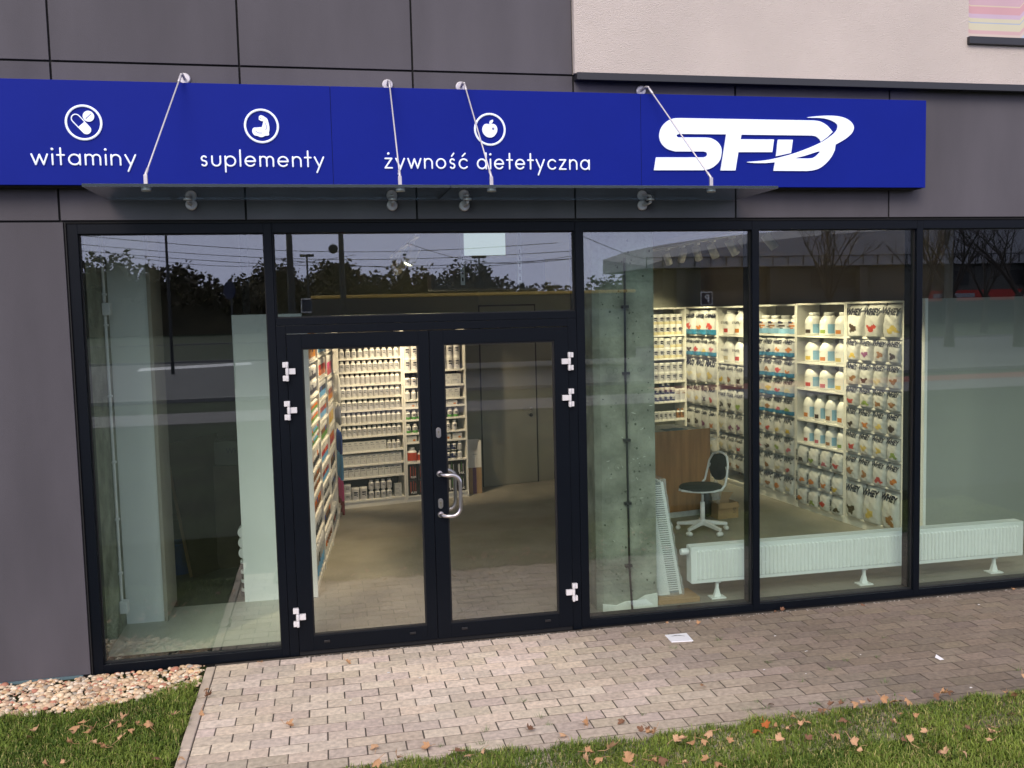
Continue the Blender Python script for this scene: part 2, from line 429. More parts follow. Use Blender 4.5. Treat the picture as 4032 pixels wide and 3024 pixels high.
# pebbles
def icosphere(sub=1):
    t = (1+5**.5)/2
    v = [Vector(p).normalized() for p in [(-1,t,0),(1,t,0),(-1,-t,0),(1,-t,0),(0,-1,t),(0,1,t),(0,-1,-t),(0,1,-t),(t,0,-1),(t,0,1),(-t,0,-1),(-t,0,1)]]
    f = [(0,11,5),(0,5,1),(0,1,7),(0,7,10),(0,10,11),(1,5,9),(5,11,4),(11,10,2),(10,7,6),(7,1,8),(3,9,4),(3,4,2),(3,2,6),(3,6,8),(3,8,9),(4,9,5),(2,4,11),(6,2,10),(8,6,7),(9,8,1)]
    for _ in range(sub):
        c = {}; nf = []
        def mid(a, b):
            k = (min(a,b), max(a,b))
            if k not in c: v.append(((v[a]+v[b])/2).normalized()); c[k] = len(v)-1
            return c[k]
        for a, b, d in f:
            x, y, z = mid(a,b), mid(b,d), mid(d,a); nf += [(a,x,z),(b,y,x),(d,z,y),(x,y,z)]
        f = nf
    return np.array([tuple(p) for p in v]), f
ICO, ICOF = icosphere(1)
pb = MB(); tone = []
for k in range(5200):
    x = random.uniform(-4.1, -.845); y = random.uniform(-.62, .0)
    if y < -.50+.05*math.sin(x*5)+random.uniform(-.03,.03)+.10*max(0,min(1,(x+1.25)/.4)): continue
    s = random.choice([.006,.009,.010,.012,.015,.020])*random.uniform(.8,1.25)
    q = ICO*np.array((s*random.uniform(.9,1.4), s*random.uniform(.8,1.2), s*random.uniform(.5,.8)))
    q = q*(1+.12*np.sin(ICO[:,[1,2,0]]*random.uniform(2,5)+random.uniform(0,6)))
    a = random.uniform(0, 2*PI); R_ = np.array([[math.cos(a),-math.sin(a),0],[math.sin(a),math.cos(a),0],[0,0,1]])
    q = q@R_.T+np.array((x, y, random.uniform(.000,.012)))
    pb.add(q.tolist(), ICOF, 0, True)
    c = random.choice([(.60,.47,.36),(.62,.52,.42),(.50,.36,.27),(.62,.52,.46),(.42,.28,.21),(.56,.42,.30),(.30,.27,.25),(.68,.60,.52),(.45,.20,.15),(.60,.47,.36),(.55,.38,.24)])
    f_ = random.uniform(.9, 1.35); tone += [(c[0]*f_, c[1]*f_*.98, c[2]*f_*.86, 1)]*len(q)
tag(pb.build('pebbles', 'pebble', tone=tone), 'bed of rounded tan and pink pebbles against the wall foot', 'pebbles', kind='stuff')
struct(MB().box(-6, -.835, -.52, .0, -.03, -.001).build('pebble_bed', 'soil'))

# ---- fallen maple leaves
LEAFO = []
for k in range(5):
    pass
def leaf_mesh(seed, mat, curl):
    r = random.Random(seed)
    lobes = [(90,1.0),(38,.82),(142,.82),(-12,.55),(192,.55)]
    pts = []
    order = sorted(lobes, key=lambda t: t[0])
    angs = [a for a,_ in order]
    for i, (a, R) in enumerate(order):
        R *= r.uniform(.62, 1.12)
        for da, f in ((-19,.66),(-12,.80),(-8,.78),(0,1.0),(8,.80),(12,.82),(19,.66)):
            pts.append((math.radians(a+da), R*f))
        if i < len(order)-1: pts.append((math.radians((a+order[i+1][0])/2), r.uniform(.42,.56)))
    pts.append((math.radians(245), .20)); pts.append((math.radians(270), .10)); pts.append((math.radians(295), .20))
    ax = r.uniform(0, PI)
    fold = curl*.85; ca_, sa_ = math.cos(.35*(seed % 3)-.3), math.sin(.35*(seed % 3)-.3)
    def bend(x, y):
        y = y*(1-.10*curl*max(0, y)); 
        th = min(1.15, fold*(.5+.5*abs(x)))          # the halves fold up along the midrib
        ux = x*math.cos(th); z = abs(x)*math.sin(th)
        z += curl*.45*max(0, y-.2)**1.6 + .06*math.sin(6*x+seed)*math.sin(5*y+seed) + (.25*curl*max(0, -x) if seed % 2 else 0)
        yy = y*(1-.25*curl*abs(y)) + .15*curl*x
        return (ux*ca_-yy*sa_, ux*sa_+yy*ca_, z)
    m = MB(); n = len(pts)
    vs = [bend(0,0)]+[bend(math.cos(a)*R*.5, math.sin(a)*R*.5) for a,R in pts]+[bend(math.cos(a)*R, math.sin(a)*R) for a,R in pts]
    fs = [(0, 1+i, 1+(i+1)%n) for i in range(n)]+[(1+i, 1+n+i, 1+n+(i+1)%n, 1+(i+1)%n) for i in range(n)]
    m.add(vs, fs, 0, True)
    m.tube([bend(0,-.05), bend(0.02,-.35), (r.uniform(-.2,.2), -.85, .12)], .022, 5, 0)
    return m, mat
LM = {}
for mname in ('leaf1','leaf2','leaf3','leaf4'):
    for s in range(5):
        mb, _ = leaf_mesh(s*7+3, mname, [.5,.9,1.2,1.4,1.05][s])
        o = mb.build('fallen_leaf', mname); LM[(mname, s)] = o.data; bpy.data.objects.remove(o)
        sd_ = LM[(mname, s)]
DESC = {'leaf1':'tan','leaf2':'dark brown','leaf3':'orange','leaf4':'pale beige'}
CURL = ['nearly flat','half curled','tightly curled','rolled up','crumpled']
def put_leaves(pts, where, grp):
    pts = sorted(pts, key=lambda t: t[0])
    for i, p in enumerate(pts):
        px, py = p[0], p[1]; mn = p[2] if len(p) > 2 else random.choice(['leaf1','leaf1','leaf4','leaf2','leaf1','leaf4'])
        big = p[3] if len(p) > 3 else 1.0
        s = random.randrange(5)
        ongrass = 'lawn' in where or 'grass' in where
        w = floor_pt(px, py+6, .03 if ongrass else .0)
        o = bpy.data.objects.new('fallen_leaf', LM[(mn, s)]); C.objects.link(o)
        sc = random.uniform(.041, .060)*min(big, 1.35)
        o.scale = (sc, sc, sc); o.location = (w.x, w.y, w.z+.002+.30*sc)
        o.rotation_euler = (random.uniform(-.7,.7)+(PI if random.random() < .35 else 0), random.uniform(-.5,.5), random.uniform(0, 2*PI))
        tag(o, f"{CURL[s]} {DESC[mn]} leaf {where}, {ordn(i)} from left", 'leaf', grp)
k5 = lambda x, y, *a: (x*.738, 1800+y*.738, *a)
kb7 = lambda x, y, *a: (700+x*.7685, 2400+y*.7685, *a)
kr = lambda x, y, *a: (2300+x*.783, 2300+y*.783, *a)
put_leaves([k5(*q) for q in [(415,1445,'leaf1',1.5),(395,1475),(440,1428),(495,1465,'leaf1',1.3),(600,1432,'leaf4',1.3),(645,1452),(690,1455),(730,1430),(800,1438,'leaf1',1.3),(930,1385,'leaf4',1.2),(640,1512,'leaf4',1.4),(500,1515),(535,1545,'leaf1',1.4),(560,1560),(380,1533),(155,1490),(190,1465),(245,1648),(340,1640),(830,1612,'leaf2'),(955,1610,'leaf4'),(660,1405)]], 'on the left lawn patch', 'leaves on the left lawn')
put_leaves([k5(*q) for q in [(1070,1365),(1100,1240),(530,1315,'leaf4',1.3),(595,1318,'leaf4',1.2),(440,1337,'leaf1',1.2),(1105,1285,'leaf2')]], 'on the pebbles', 'leaves on the pebbles')
put_leaves([k5(1395,1097), kb7(865,270), kb7(560,600), kb7(1285,712), kb7(1010,712), kb7(2090,588), kb7(1800,622,'leaf2'), kb7(1985,650), kr(600,511,'leaf4'), kr(940,608,'leaf2'), kr(195,694), kr(15,705)], 'on open paving', 'leaves on the paving')
put_leaves([kr(*q) for q in [(420,187,'leaf1',.7),(575,200,'leaf1',.9),(965,133,'leaf2',.7),(995,131,'leaf2',.7),(1398,99,'leaf2',.6),(2160,28,'leaf1',.8)]], 'at the foot of the shop windows', 'leaves by the windows')
put_leaves([kb7(1025,782,'leaf1',1.1), kb7(1125,772,'leaf1',1.4), kb7(1430,735), kb7(1485,752), kb7(1565,722)]+[kr(*q) for q in [(290,742,'leaf2'),(320,735,'leaf2',1.2),(360,745,'leaf1',1.2),(335,760),(1050,662),(1185,630),(1205,632),(1240,618),(1290,610,'leaf2'),(1370,606,'leaf1',1.3),(1400,595),(1440,600,'leaf2'),(1500,588,'leaf1',1.4),(1560,594,'leaf1',1.2),(1600,590,'leaf2'),(1625,585),(1770,562,'leaf2'),(1800,558,'leaf1',1.2),(1830,540,'leaf2'),(2120,548),(2165,555,'leaf1',1.2),(2205,465,'leaf4')]], 'where paving meets right lawn', 'leaves along the paving edge')
put_leaves([kr(*q) for q in [(460,792,'leaf4',1.5),(500,785,'leaf4',1.1),(555,808,'leaf1',1.5),(600,790,'leaf1',1.2),(635,752,'leaf4',1.5),(730,785,'leaf1',1.1),(910,712,'leaf3',1.6),(870,742,'leaf3',1.1),(960,727),(1020,738),(1040,715,'leaf4'),(1090,712,'leaf4'),(1110,700),(975,797,'leaf4',1.3),(1120,780,'leaf2'),(1240,772,'leaf4'),(1270,768),(1350,802,'leaf4',1.2),(1385,828),(1580,660),(1665,672),(1560,706,'leaf4'),(1940,735,'leaf2'),(2045,725,'leaf4'),(2065,753,'leaf4'),(2050,792),(1635,802,'leaf4',1.2),(1610,780,'leaf2'),(1790,842,'leaf2'),(1810,858,'leaf4'),(1915,850),(130,842,'leaf4',1.8),(85,880),(230,855),(222,905,'leaf1',1.3),(345,905,'leaf1',1.1),(390,888,'leaf2',1.4),(505,912,'leaf4',1.2),(675,912),(620,888),(15,862,'leaf1',1.3),(8,900,'leaf4'),(2150,655,'leaf2'),(1320,690,'leaf2'),(1720,745)]], 'on the right lawn', 'leaves on the right lawn')

# small litter and the white square access cover
cv = [kr(405,258), kr(515,248), kr(550,287), kr(440,293)]
cp = [floor_pt(*q) for q in cv]
cover = MB().hexa([(p.x,p.y,-.004) for p in (cp[3],cp[2],cp[1],cp[0])], [(p.x,p.y,.005) for p in (cp[3],cp[2],cp[1],cp[0])], 0)
co = cover.build('access_cover', flat('cover_white', (.78,.78,.80), .4), bevel=.003)
tag(co, 'white square cover plate set in the paving below the middle window', 'cover plate')
ck = MB()
c0 = (cp[0]+cp[1]+cp[2]+cp[3])/4
ck.add([(c0.x-.05,c0.y+.030,.0062),(c0.x+.0,c0.y+.034,.0062),(c0.x+.03,c0.y+.022,.0062),(c0.x+.05,c0.y+.006,.0062),(c0.x+.045,c0.y+.016,.0062),(c0.x+.02,c0.y+.036,.0062),(c0.x-.01,c0.y+.044,.0062)], [(0,1,2,3,4,5,6)], 0)
ck.build('crack', 'black', co)
lt = MB()
p = floor_pt(*kr(1783,375)); lt.add([(p.x-.012,p.y-.03,.003),(p.x+.02,p.y-.028,.003),(p.x+.004,p.y+.03,.018),(p.x-.02,p.y+.01,.006)], [(0,1,2,3)])
tag(lt.build('paper_scrap', 'white'), 'torn white scrap of paper lying on the right paving', 'litter')
fk = MB()
for q in [kr(628,449),kr(1115,452),kr(1113,340),kr(1390,356),kr(1985,105),kr(905,432),kr(300,282),kb7(1240,352),kb7(1340,368),kb7(1080,325),kb7(220,492),kb7(1465,357),kb7(885,467),kb7(1770,328),kr(1945,522),kr(960,262),kr(1120,338)]:
    p = floor_pt(q[0], q[1]); s = random.uniform(.003, .007)
    fk.add([(p.x-s*1.5,p.y-s,.0025),(p.x+s*1.4,p.y-s*.8,.003),(p.x+s,p.y+s,.004),(p.x-s,p.y+s*.9,.003)], [(0,1,2,3)])
tag(fk.build('litter', flat('fleck', (.8,.78,.76))), 'tiny white flecks of litter scattered over the paving', 'litter', kind='stuff')

gs = MB()
for k in range(420):
    x = random.choice([random.uniform(1.75, 6.5), random.uniform(-.25, 1.75)]); y = -.012-abs(random.gauss(0, .018)); s = random.uniform(.0018, .0055)
    q = ICO[:12]*s*np.array((1.2, 1, .6))+np.array((x, y, .0015))
    gs.add(q.tolist(), [f for f in icosphere(0)[1]], 0)
tag(gs.build('grit', flat('grit_pale', (.42,.38,.33), .9)), 'fine pale grit gathered along the foot of the shop frames', 'grit', kind='stuff')

# ================================================================ THE BUILDING
B = thing('shop_building', 'grey clad ground floor shop with wide dark framed windows and glass doors', 'building', (0, 0, 0))
VJ = [-3.6, -1.570, -.453, .650, 1.747, 2.937, 4.158, 5.36, 6.56]
ZH, ZS = 3.888, 2.915       # panel joints
JW = .0065                   # half joint
for k_, f_ in enumerate((1.0, .93, 1.06, .97)): K['clad%d' % k_] = pm('fibre_cement', (.096*f_, .0895*f_, .102*f_), .7, var=.13, vs=1.6, bump=.15, bs=220, spec=.2, stretch=(1.6, 1, .45), vdet=8)
pcount = [0]
def panel(x0, x1, z0, z1):
    pcount[0] += 1
    MB().box(x0+JW, x1-JW, -.0, .012, z0+JW, z1-JW).build('cladding_panel', 'clad%d' % ((pcount[0]*5+pcount[0]//3) % 4), B, bevel=.0015)
for i in range(len(VJ)-1):
    panel(VJ[i], VJ[i+1], ZS, ZH if VJ[i+1] < 1.8 else 3.875)
    if VJ[i+1] < 1.8: panel(VJ[i], VJ[i+1], ZH, 5.2)
panel(-3.6, -1.548, .012, ZS)
bk = MB()
bk.box(-3.6, 8.2, .014, .05, ZS-.012, 5.2); bk.box(-3.6, -1.548, .014, .35, -.1, ZS-.012); bk.box(-3.6, -1.53, .05, .35, -.1, ZS)
bk.build('backing_wall', 'gap', B)
MB().box(-3.6, -1.60, -.004, .02, -.02, .018).build('foot_flashing', flat('flash', (.10,.16,.18), .5), B)
pw = MB().box(1.747, 4.772, -.045, .013, 3.893, 5.2).box(4.772, 8.2, -.045, .013, 3.893, 4.178)
pw.build('plaster_wall', 'plaster', B)
lg = MB().box(1.752, 4.72, -.085, .012, 3.847, 3.889).box(4.724, 8.2, -.085, .012, 3.845, 3.887)
lg.box(1.752, 8.2, -.090, -.0855, 3.840, 3.889)
lg.build('ledge', 'ledge', B, bevel=.002)
MB().box(-3.6, 8.2, .0505, 7.4, 3.36, 5.2).build('upper_storey', 'walld', B)

# ---- first floor window with the coloured film, and its sill
fw = MB().box(4.772, 8.2, .0, .013, 4.178, 5.2)
wn = fw.build('window', 'frame', B)
fb = MB(); fcol = []
def pc3(x, y): return (2688+x*.6076, y*.6076)
bands = [(-200,-120,(.62,.55,.30)),(-120,-60,(.55,.30,.42)),(-60,28,(.56,.30,.36)),(28,36,(.66,.50,.32)),(36,84,(.60,.24,.27)),(84,112,(.55,.36,.50)),(112,138,(.62,.56,.33)),(138,145,(.30,.38,.55)),(145,190,(.62,.57,.34)),(190,213,(.62,.33,.32)),(213,236,(.64,.48,.38)),(236,268,(.42,.50,.60))]
for i, (y0, y1, c) in enumerate(bands):
    K['film%d' % i] = pm('film%d' % i, tuple(v*.72+.16 for v in c), .35, var=.03, vs=3)
    xs = [1826, 1868, 2185, 2230, 2300, 2600]
    def offs(x): return {1826:-14,1868:4,2185:17,2230:-35,2300:-95,2600:-110}[x]
    pts = []
    for x in xs: pts.append((x, y0+offs(x))) 
    low = [(x, y1+offs(x)) for x in xs]
    if i == len(bands)-1: low = [(x, 330) for x in xs]
    vs = [at(*pc3(x, y), -.003) for x, y in pts]+[at(*pc3(x, y), -.003) for x, y in low]
    vs = [Vector((max(4.772, v.x), v.y, max(4.236, v.z))) for v in vs]
    n = len(xs); fb.add(vs, [(k, k+1, n+k+1, n+k) for k in range(n-1)], i)
fb.build('film', ['film%d' % i for i in range(len(bands))], wn)
MB().box(4.762, 8.2, -.075, .012, 4.180, 4.234).build('sill', 'ledge', wn, bevel=.003)

# ---- frames.  local helper: a rectangular frame with its pane
FY0, FY1 = .022, .17
def fixed(name_, x0, x1, z0, z1, gx0, gx1, gz0, gz1, gy, label=None, rough_gl='glass', deep=.17):
    f = MB()
    f.box(x0, gx0, FY0, deep, z0, z1); f.box(gx1, x1, FY0, deep, z0, z1)
    f.box(gx0, gx1, FY0, deep, z0, gz0); f.box(gx0, gx1, FY0, deep, gz1, z1)
    o = f.build(name_, 'frame', B, bevel=.002)
    if label: o['label'] = label
    g_ = .007
    gk = MB(); a, b, c, d = gx0, gx1, gz0, gz1
    gk.box(a-.001, a+g_, gy-.012, gy+.018, c, d); gk.box(b-g_, b+.001, gy-.012, gy+.018, c, d)
    gk.box(a+g_, b-g_, gy-.012, gy+.018, c-.001, c+g_); gk.box(a+g_, b-g_, gy-.012, gy+.018, d-g_, d+.001)
    gk.build('gasket', 'gasket', o)
    MB().box(a+.0005, b-.0005, gy, gy+.006, c+.0005, d-.0005).build('pane', rough_gl, o)
    return o
ZT = 2.902
fixed('window', -1.541, -.301, .004, ZT, -1.478, -.352, .062, 2.838, .062)
fixed('window', 1.748, 3.0735, .012, ZT, 1.806, 3.0725, .060, 2.838, .058)
fixed('window', 3.0755, 4.4115, .012, ZT, 3.128, 4.4105, .060, 2.838, .058)
fixed('window', 4.4135, 5.80, .012, ZT, 4.464, 5.75, .060, 2.838, .058)
fixed('window', 5.802, 7.2, .012, ZT, 5.852, 7.15, .060, 2.838, .058)
fixed('window', -.299, 1.7455, 2.2335, ZT, -.292, 1.742, 2.283, 2.838, .062, 'wide low window above the entrance doors')
fr = MB()
fr.box(-1.549, -1.542, .010, .17, .0, 2.91); 
fr.box(-1.549, 7.2, .030, .17, 2.903, 2.91)
fr.box(-1.549, 7.2, .045, .16, -.04, .0035)
fr.box(7.202, 8.2, .02, .3, 0, 2.91)
fr.build('frame_trim', 'gasket', B)
df = MB()
df.box(-.299, -.2375, FY0, .15, .0, 2.232); df.box(1.6805, 1.7455, FY0, .15, .0, 2.232); df.box(-.2375, 1.6805, FY0, .15, 2.178, 2.232)
df.build('door_frame', 'frame', B, bevel=.002)
def oval_plate(mb, x, z, y, w, h, t, mi=0):
    n = 24; vs = []
    for yy in (y, y-t):
        for k in range(n):
            a = 2*PI*k/n; cx, cz = math.cos(a)*w/2, math.sin(a)*w/2
            cz += (h-w)/2*(1 if cz > 0 else -1); vs.append((x+cx, yy, z+cz))
    mb.add(vs, [tuple(range(n))]+[tuple(reversed(range(n, 2*n)))]+[(k, (k+1)%n, n+(k+1)%n, n+k) for k in range(n)], mi)
def leaf(x0, x1, gx0, gx1, label):
    z0, z1, gz0, gz1 = .030, 2.174, .130, 2.080
    f = MB(); y0, y1 = .014, .085
    f.box(x0, gx0, y0, y1, z0, z1); f.box(gx1, x1, y0, y1, z0, z1); f.box(gx0, gx1, y0, y1, z0, gz0); f.box(gx0, gx1, y0, y1, gz1, z1)
    o = f.build('door', 'frame', B, bevel=.002); o['label'] = label
    gk = MB(); g_ = .010
    gk.box(gx0-.001, gx0+g_, .022, .05, gz0, gz1); gk.box(gx1-g_, gx1+.001, .022, .05, gz0, gz1)
    gk.box(gx0+g_, gx1-g_, .022, .05, gz0-.001, gz0+g_); gk.box(gx0+g_, gx1-g_, .022, .05, gz1-g_, gz1+.001)
    gk.build('gasket', 'gasket', o)
    MB().box(gx0+.0005, gx1-.0005, .034, .040, gz0+.0005, gz1-.0005).build('pane', 'dglass', o)
    return o
DL = leaf(-.2355, .7045, -.139, .632, 'left leaf of the glazed double door')
DR = leaf(.7075, 1.6785, .801, 1.580, 'right leaf of the glazed double door with the steel pull bar')
MB().box(-.2355, 1.6785, .03, .08, .0, .028).build('door_brush', 'gasket', B)
for (x, y, par) in [(405,1403,DL),(980,1349,DL),(1327,1317,DR),(1885,1265,DR)]:
    p = at(1050+x*.5877, 1700+y*.5877, .01)
    MB().box(p.x-.020, p.x+.020, .006, .0135, p.z-.008, p.z+.008).build('drain_cap', 'black', par, bevel=.002)
def hinge(px, py, side, par):
    p = at(px, py, -.01); z = p.z; x = (-.2365 if side < 0 else 1.6795)
    m = MB(); s = side
    def bx(xa, xb, za, zb, yy=-.014):
        m.box(min(x+s*xa, x+s*xb), max(x+s*xa, x+s*xb), yy, .0135, z+za, z+zb)
    bx(-.006, .030, .027, .062); bx(-.006, .030, -.062, -.027); bx(-.052, .012, -.019, .019, -.012)
    for za, zb in ((.025,.064),(-.064,-.025),(-.0235,.0235)):
        m.lathe([(.0095, za), (.0095, zb)], 12, (x, -.017, z))
    m.build('hinge', 'hinge', par, bevel=.002)
for q in [(150,1043),(162,1304)]: hinge(1050+q[0]*.5877, 850+q[1]*.5877, -1, DL)
hinge(1050+220*.5877, 1700+1245*.5877, -1, DL)
for q in [(2007,975),(2012,1219)]: hinge(1050+q[0]*.5877, 850+q[1]*.5877, 1, DR)
hinge(1050+2045*.5877, 1700+1077*.5877, 1, DR)
for z in (1.474, .983):
    m = MB(); oval_plate(m, .751, z, .0135, .032, .068, .006); o = m.build('lock_plate', 'steel', DR, bevel=.001)
    m = MB().lathe([(.0085, 0), (.0085, .003)], 16, (.751, .0045, z+.006), 0, axis='y'); m.box(.747, .755, .0035, .0074, z-.018, z+.004)
    m.build('lock_cylinder', flat('brass', (.55,.5,.4), .35, metal=1), DR)
    MB().box(.7500, .7520, .0030, .0050, z-.003, z+.012).build('keyhole', 'black', DR)
def pull(y0, y1, xb, name='pull_handle'):
    m = MB(); zt, zb, xm = 1.190, .906, .750; s = -1 if y1 < y0 else 1
    yb = y1; R_ = .060; pts = [(xm, y0, zt), (xm+.004, y0+s*.028, zt)]
    pts += [(xm+.02, yb-s*.012, zt), (xm+.05, yb, zt-.001)]
    for k in range(7):
        a = PI/2*k/6; pts.append((xb-R_+R_*math.sin(a), yb, zt-R_+R_*math.cos(a)))
    for k in range(7):
        a = PI/2*k/6; pts.append((xb-R_+R_*math.cos(a), yb, zb+R_-R_*math.sin(a)))
    pts += [(xm+.05, yb, zb+.001), (xm+.02, yb-s*.012, zb), (xm+.004, y0+s*.028, zb), (xm, y0, zb)]
    m.tube(pts, .0135, 12)
    for z in (zt, zb): m.lathe([(.021, -.004), (.021, .004)], 16, (xm, y0, z), axis='y')
    m.build(name, 'steel', DR)
pull(.012, -.062, .880); pull(.088, .155, .875)

# ================================================================ THE SIGN
SY = -.130
TLz, BLz = 3.766, 3.118
sx1 = at(3646, 560, SY).x
zt = (at(0,309,SY).z+at(3647,395,SY).z)/2; zb = (at(0,726,SY).z+at(3642,740,SY).z)/2
S_ = thing('fascia_sign', 'long blue shop sign with white lettering and round icons above the windows', 'shop sign', (0, SY, zb), worldcoords=True)
seam = [-3.4, at(1306, 530, SY).x, at(2524, 530, SY).x, sx1]
for i in range(3):
    MB().box(seam[i]+.0012, seam[i+1]-.0012, SY, -.004, zb, zt).build('sign_panel', 'blue', S_, bevel=.0015)
MB().box(-3.38, sx1-.02, SY+.02, -.003, zb-.006, zb-.001).box(seam[0], seam[3]-.003, SY+.004, -.005, zb+.004, zt-.004).build('sign_back', 'gap', S_)
YL = SY-.006
def arc(cx, cy, R, a0, a1, n=14, ry=None):
    ry = ry or R
    return [(cx+R*math.cos(math.radians(a0+(a1-a0)*k/n)), cy+ry*math.sin(math.radians(a0+(a1-a0)*k/n))) for k in range(n+1)]
LO, HI = .09, .91
circ = arc(.5, .5, .41, 90, 450, 26)
GL = {
 'o': (1.0, [circ]), 'a': (1.0, [circ, [(.91,LO),(.91,HI)]]), 'd': (1.0, [circ, [(.91,LO),(.91,1.45)]]),
 'c': (.90, [arc(.5,.5,.41,42,318,22)]), 'e': (1.0, [arc(.5,.5,.41,0,322,24), [(.10,.5),(.90,.5)]]),
 'n': (.86, [[(LO,LO),(LO,HI)], arc(.43,.57,.34,180,0,14)+[(.77,LO)]]),
 'm': (1.28, [[(LO,LO),(LO,HI)], arc(.365,.635,.275,180,0,12)+[(.64,LO)], arc(.915,.635,.275,180,0,12)+[(1.19,LO)]]),
 'u': (.86, [[(LO,HI)]+arc(.43,.43,.34,180,360,14)+[(.77,HI)]]),
 'p': (1.0, [circ, [(LO,HI),(LO,-.42)]]), 'l': (.18, [[(LO,LO),(LO,1.45)]]),
 'i': (.18, [[(LO,LO),(LO,HI)], 'dot']), 't': (.56, [[(.28,LO),(.28,1.42)], [(.02,.86),(.54,.86)]]),
 'w': (1.26, [[(.05,HI),(.34,LO),(.63,.88),(.92,LO),(1.21,HI)]]),
 'y': (.88, [[(.06,HI),(.44,LO+.02)], [(.82,HI),(.24,-.42)]]), 'z': (.78, [[(.10,HI),(.68,HI),(.08,LO),(.70,LO)]]),
 's': (.66, [arc(.33,.705,.20,35,270,14)+arc(.33,.295,.205,90,-145,14)[1:]]),
}
def word(txt, px0, px1, pyl, pyr, xh_px, name='lettering'):
    """round stroke letters from the left to the right end of the measured word, baseline pixel heights pyl, pyr"""
    A_, B_ = at(px0, pyl, YL), at(px1, pyr, YL); z0 = (A_.z+B_.z)/2
    xh = at(px0, pyl-xh_px, YL).z-at(px0, pyl, YL).z
    base = {'ż':('z','dot1'),'ś':('s','acute'),'ć':('c','acute')}
    seq = []; x = 0; gap = .235
    for ch in txt:
        if ch == ' ': x += .42; continue
        g0, acc = base.get(ch, (ch, None)); w, st = GL[g0]; seq.append((x, w, st, acc)); x += w+gap
    tot = x-gap; sx = (B_.x-A_.x)/tot
    m = MB(); r = .076*xh
    for x, w, st, acc in seq:
        st2 = []
        for s_ in st:
            if s_ != 'dot' and len(s_) in (4, 5) and txt and max(abs(s_[i][0]-s_[i-1][0]) for i in range(1, len(s_))) > .2: st2 += [[s_[i-1], s_[i]] for i in range(1, len(s_))]
            else: st2.append(s_)
        for s_ in st2:
            if s_ == 'dot': m.lathe([(.012*xh,-.004),(.085*xh*1.25,-.003),(.085*xh*1.25,.004)], 14, (A_.x+(x+.09)*sx, YL, z0+1.34*xh), axis='y'); continue
            m.tube([(A_.x+(x+px)*sx, YL, z0+pz*xh) for px, pz in s_], r, 8, 0, .75)
        if acc == 'dot1': m.lathe([(.012*xh,-.004),(.11*xh,-.003),(.11*xh,.004)], 14, (A_.x+(x+.39)*sx, YL, z0+1.34*xh), axis='y')
        if acc == 'acute': m.tube([(A_.x+(x+w*.42)*sx, YL, z0+1.16*xh), (A_.x+(x+w*.72)*sx, YL, z0+1.42*xh)], r*.9, 8, 0, .75)
    return m.build(name, 'signwhite', S_)
f1 = lambda x, y: (x*.6076, y*.6076)
word('witaminy', 203*.6076, 886*.6076, 1072*.6076, 1077*.6076, 80*.6076)
word('suplementy', 1299*.6076, 2103*.6076, 1083*.6076, 1085*.6076, 76*.6076)
word('żywność', 1344+280*.6076, 1344+822*.6076, 1094*.6076, 1099*.6076, 74*.6076)
word('dietetyczna', 1344+878*.6076, 1344+1612*.6076, 1100*.6076, 1104*.6076, 74*.6076)
def ring(px, py, hpx, name='icon_ring'):
    c = at(px, py, YL); r = (at(px, py-hpx, YL).z-at(px, py+hpx, YL).z)/2
    m = MB(); m.tube([(c.x+math.cos(2*PI*k/56)*r*.945, YL, c.z+math.sin(2*PI*k/56)*r*.945) for k in range(56)], r*.068, 8, 0, .6, closed=True)
    m.build(name, 'signwhite', S_); return c, r
def ngon(m, pts, y, t=.005, mi=0):
    n = len(pts); vs = [(x, y, z) for x, z in pts]+[(x, y+t, z) for x, z in pts]
    m.add(vs, [tuple(range(n)), tuple(reversed(range(n, 2*n)))]+[(k, n+k, n+(k+1)%n, (k+1)%n) for k in range(n)], mi)
def shape2d(name, polys, y, mat, parent, t=.004):
    """filled outline (with holes) traced on the sign face; polys are lists of world (x,z)"""
    cu = bpy.data.curves.new(name, 'CURVE'); cu.dimensions = '2D'; cu.fill_mode = 'BOTH'; cu.extrude = t
    for p in polys:
        s = cu.splines.new('POLY'); s.points.add(len(p)-1)
        for i, (x, z) in enumerate(p): s.points[i].co = (x, z, 0, 1)
        s.use_cyclic_u = True
    o = bpy.data.objects.new(name, cu); C.objects.link(o)
    dg = bpy.context.evaluated_depsgraph_get(); me = bpy.data.meshes.new_from_object(o.evaluated_get(dg))
    bpy.data.objects.remove(o)
    me.materials.clear(); me.materials.append(K[mat])
    o2 = bpy.data.objects.new(name, me); C.objects.link(o2)
    me.transform(Matrix(((1,0,0,0),(0,0,-1,y),(0,1,0,0),(0,0,0,1))))
    if parent is not None:
        o2.parent = parent
        if parent.get('_w'): me.transform(Matrix.Translation(-Vector(tuple(parent['_w']))))
    return o2
def smooth(pts, it=2):
    for _ in range(it):
        q = []
        for i in range(len(pts)):
            a, b = pts[i], pts[(i+1) % len(pts)]
            q += [(a[0]*.75+b[0]*.25, a[1]*.75+b[1]*.25), (a[0]*.25+b[0]*.75, a[1]*.25+b[1]*.75)]
        pts = q
    return pts
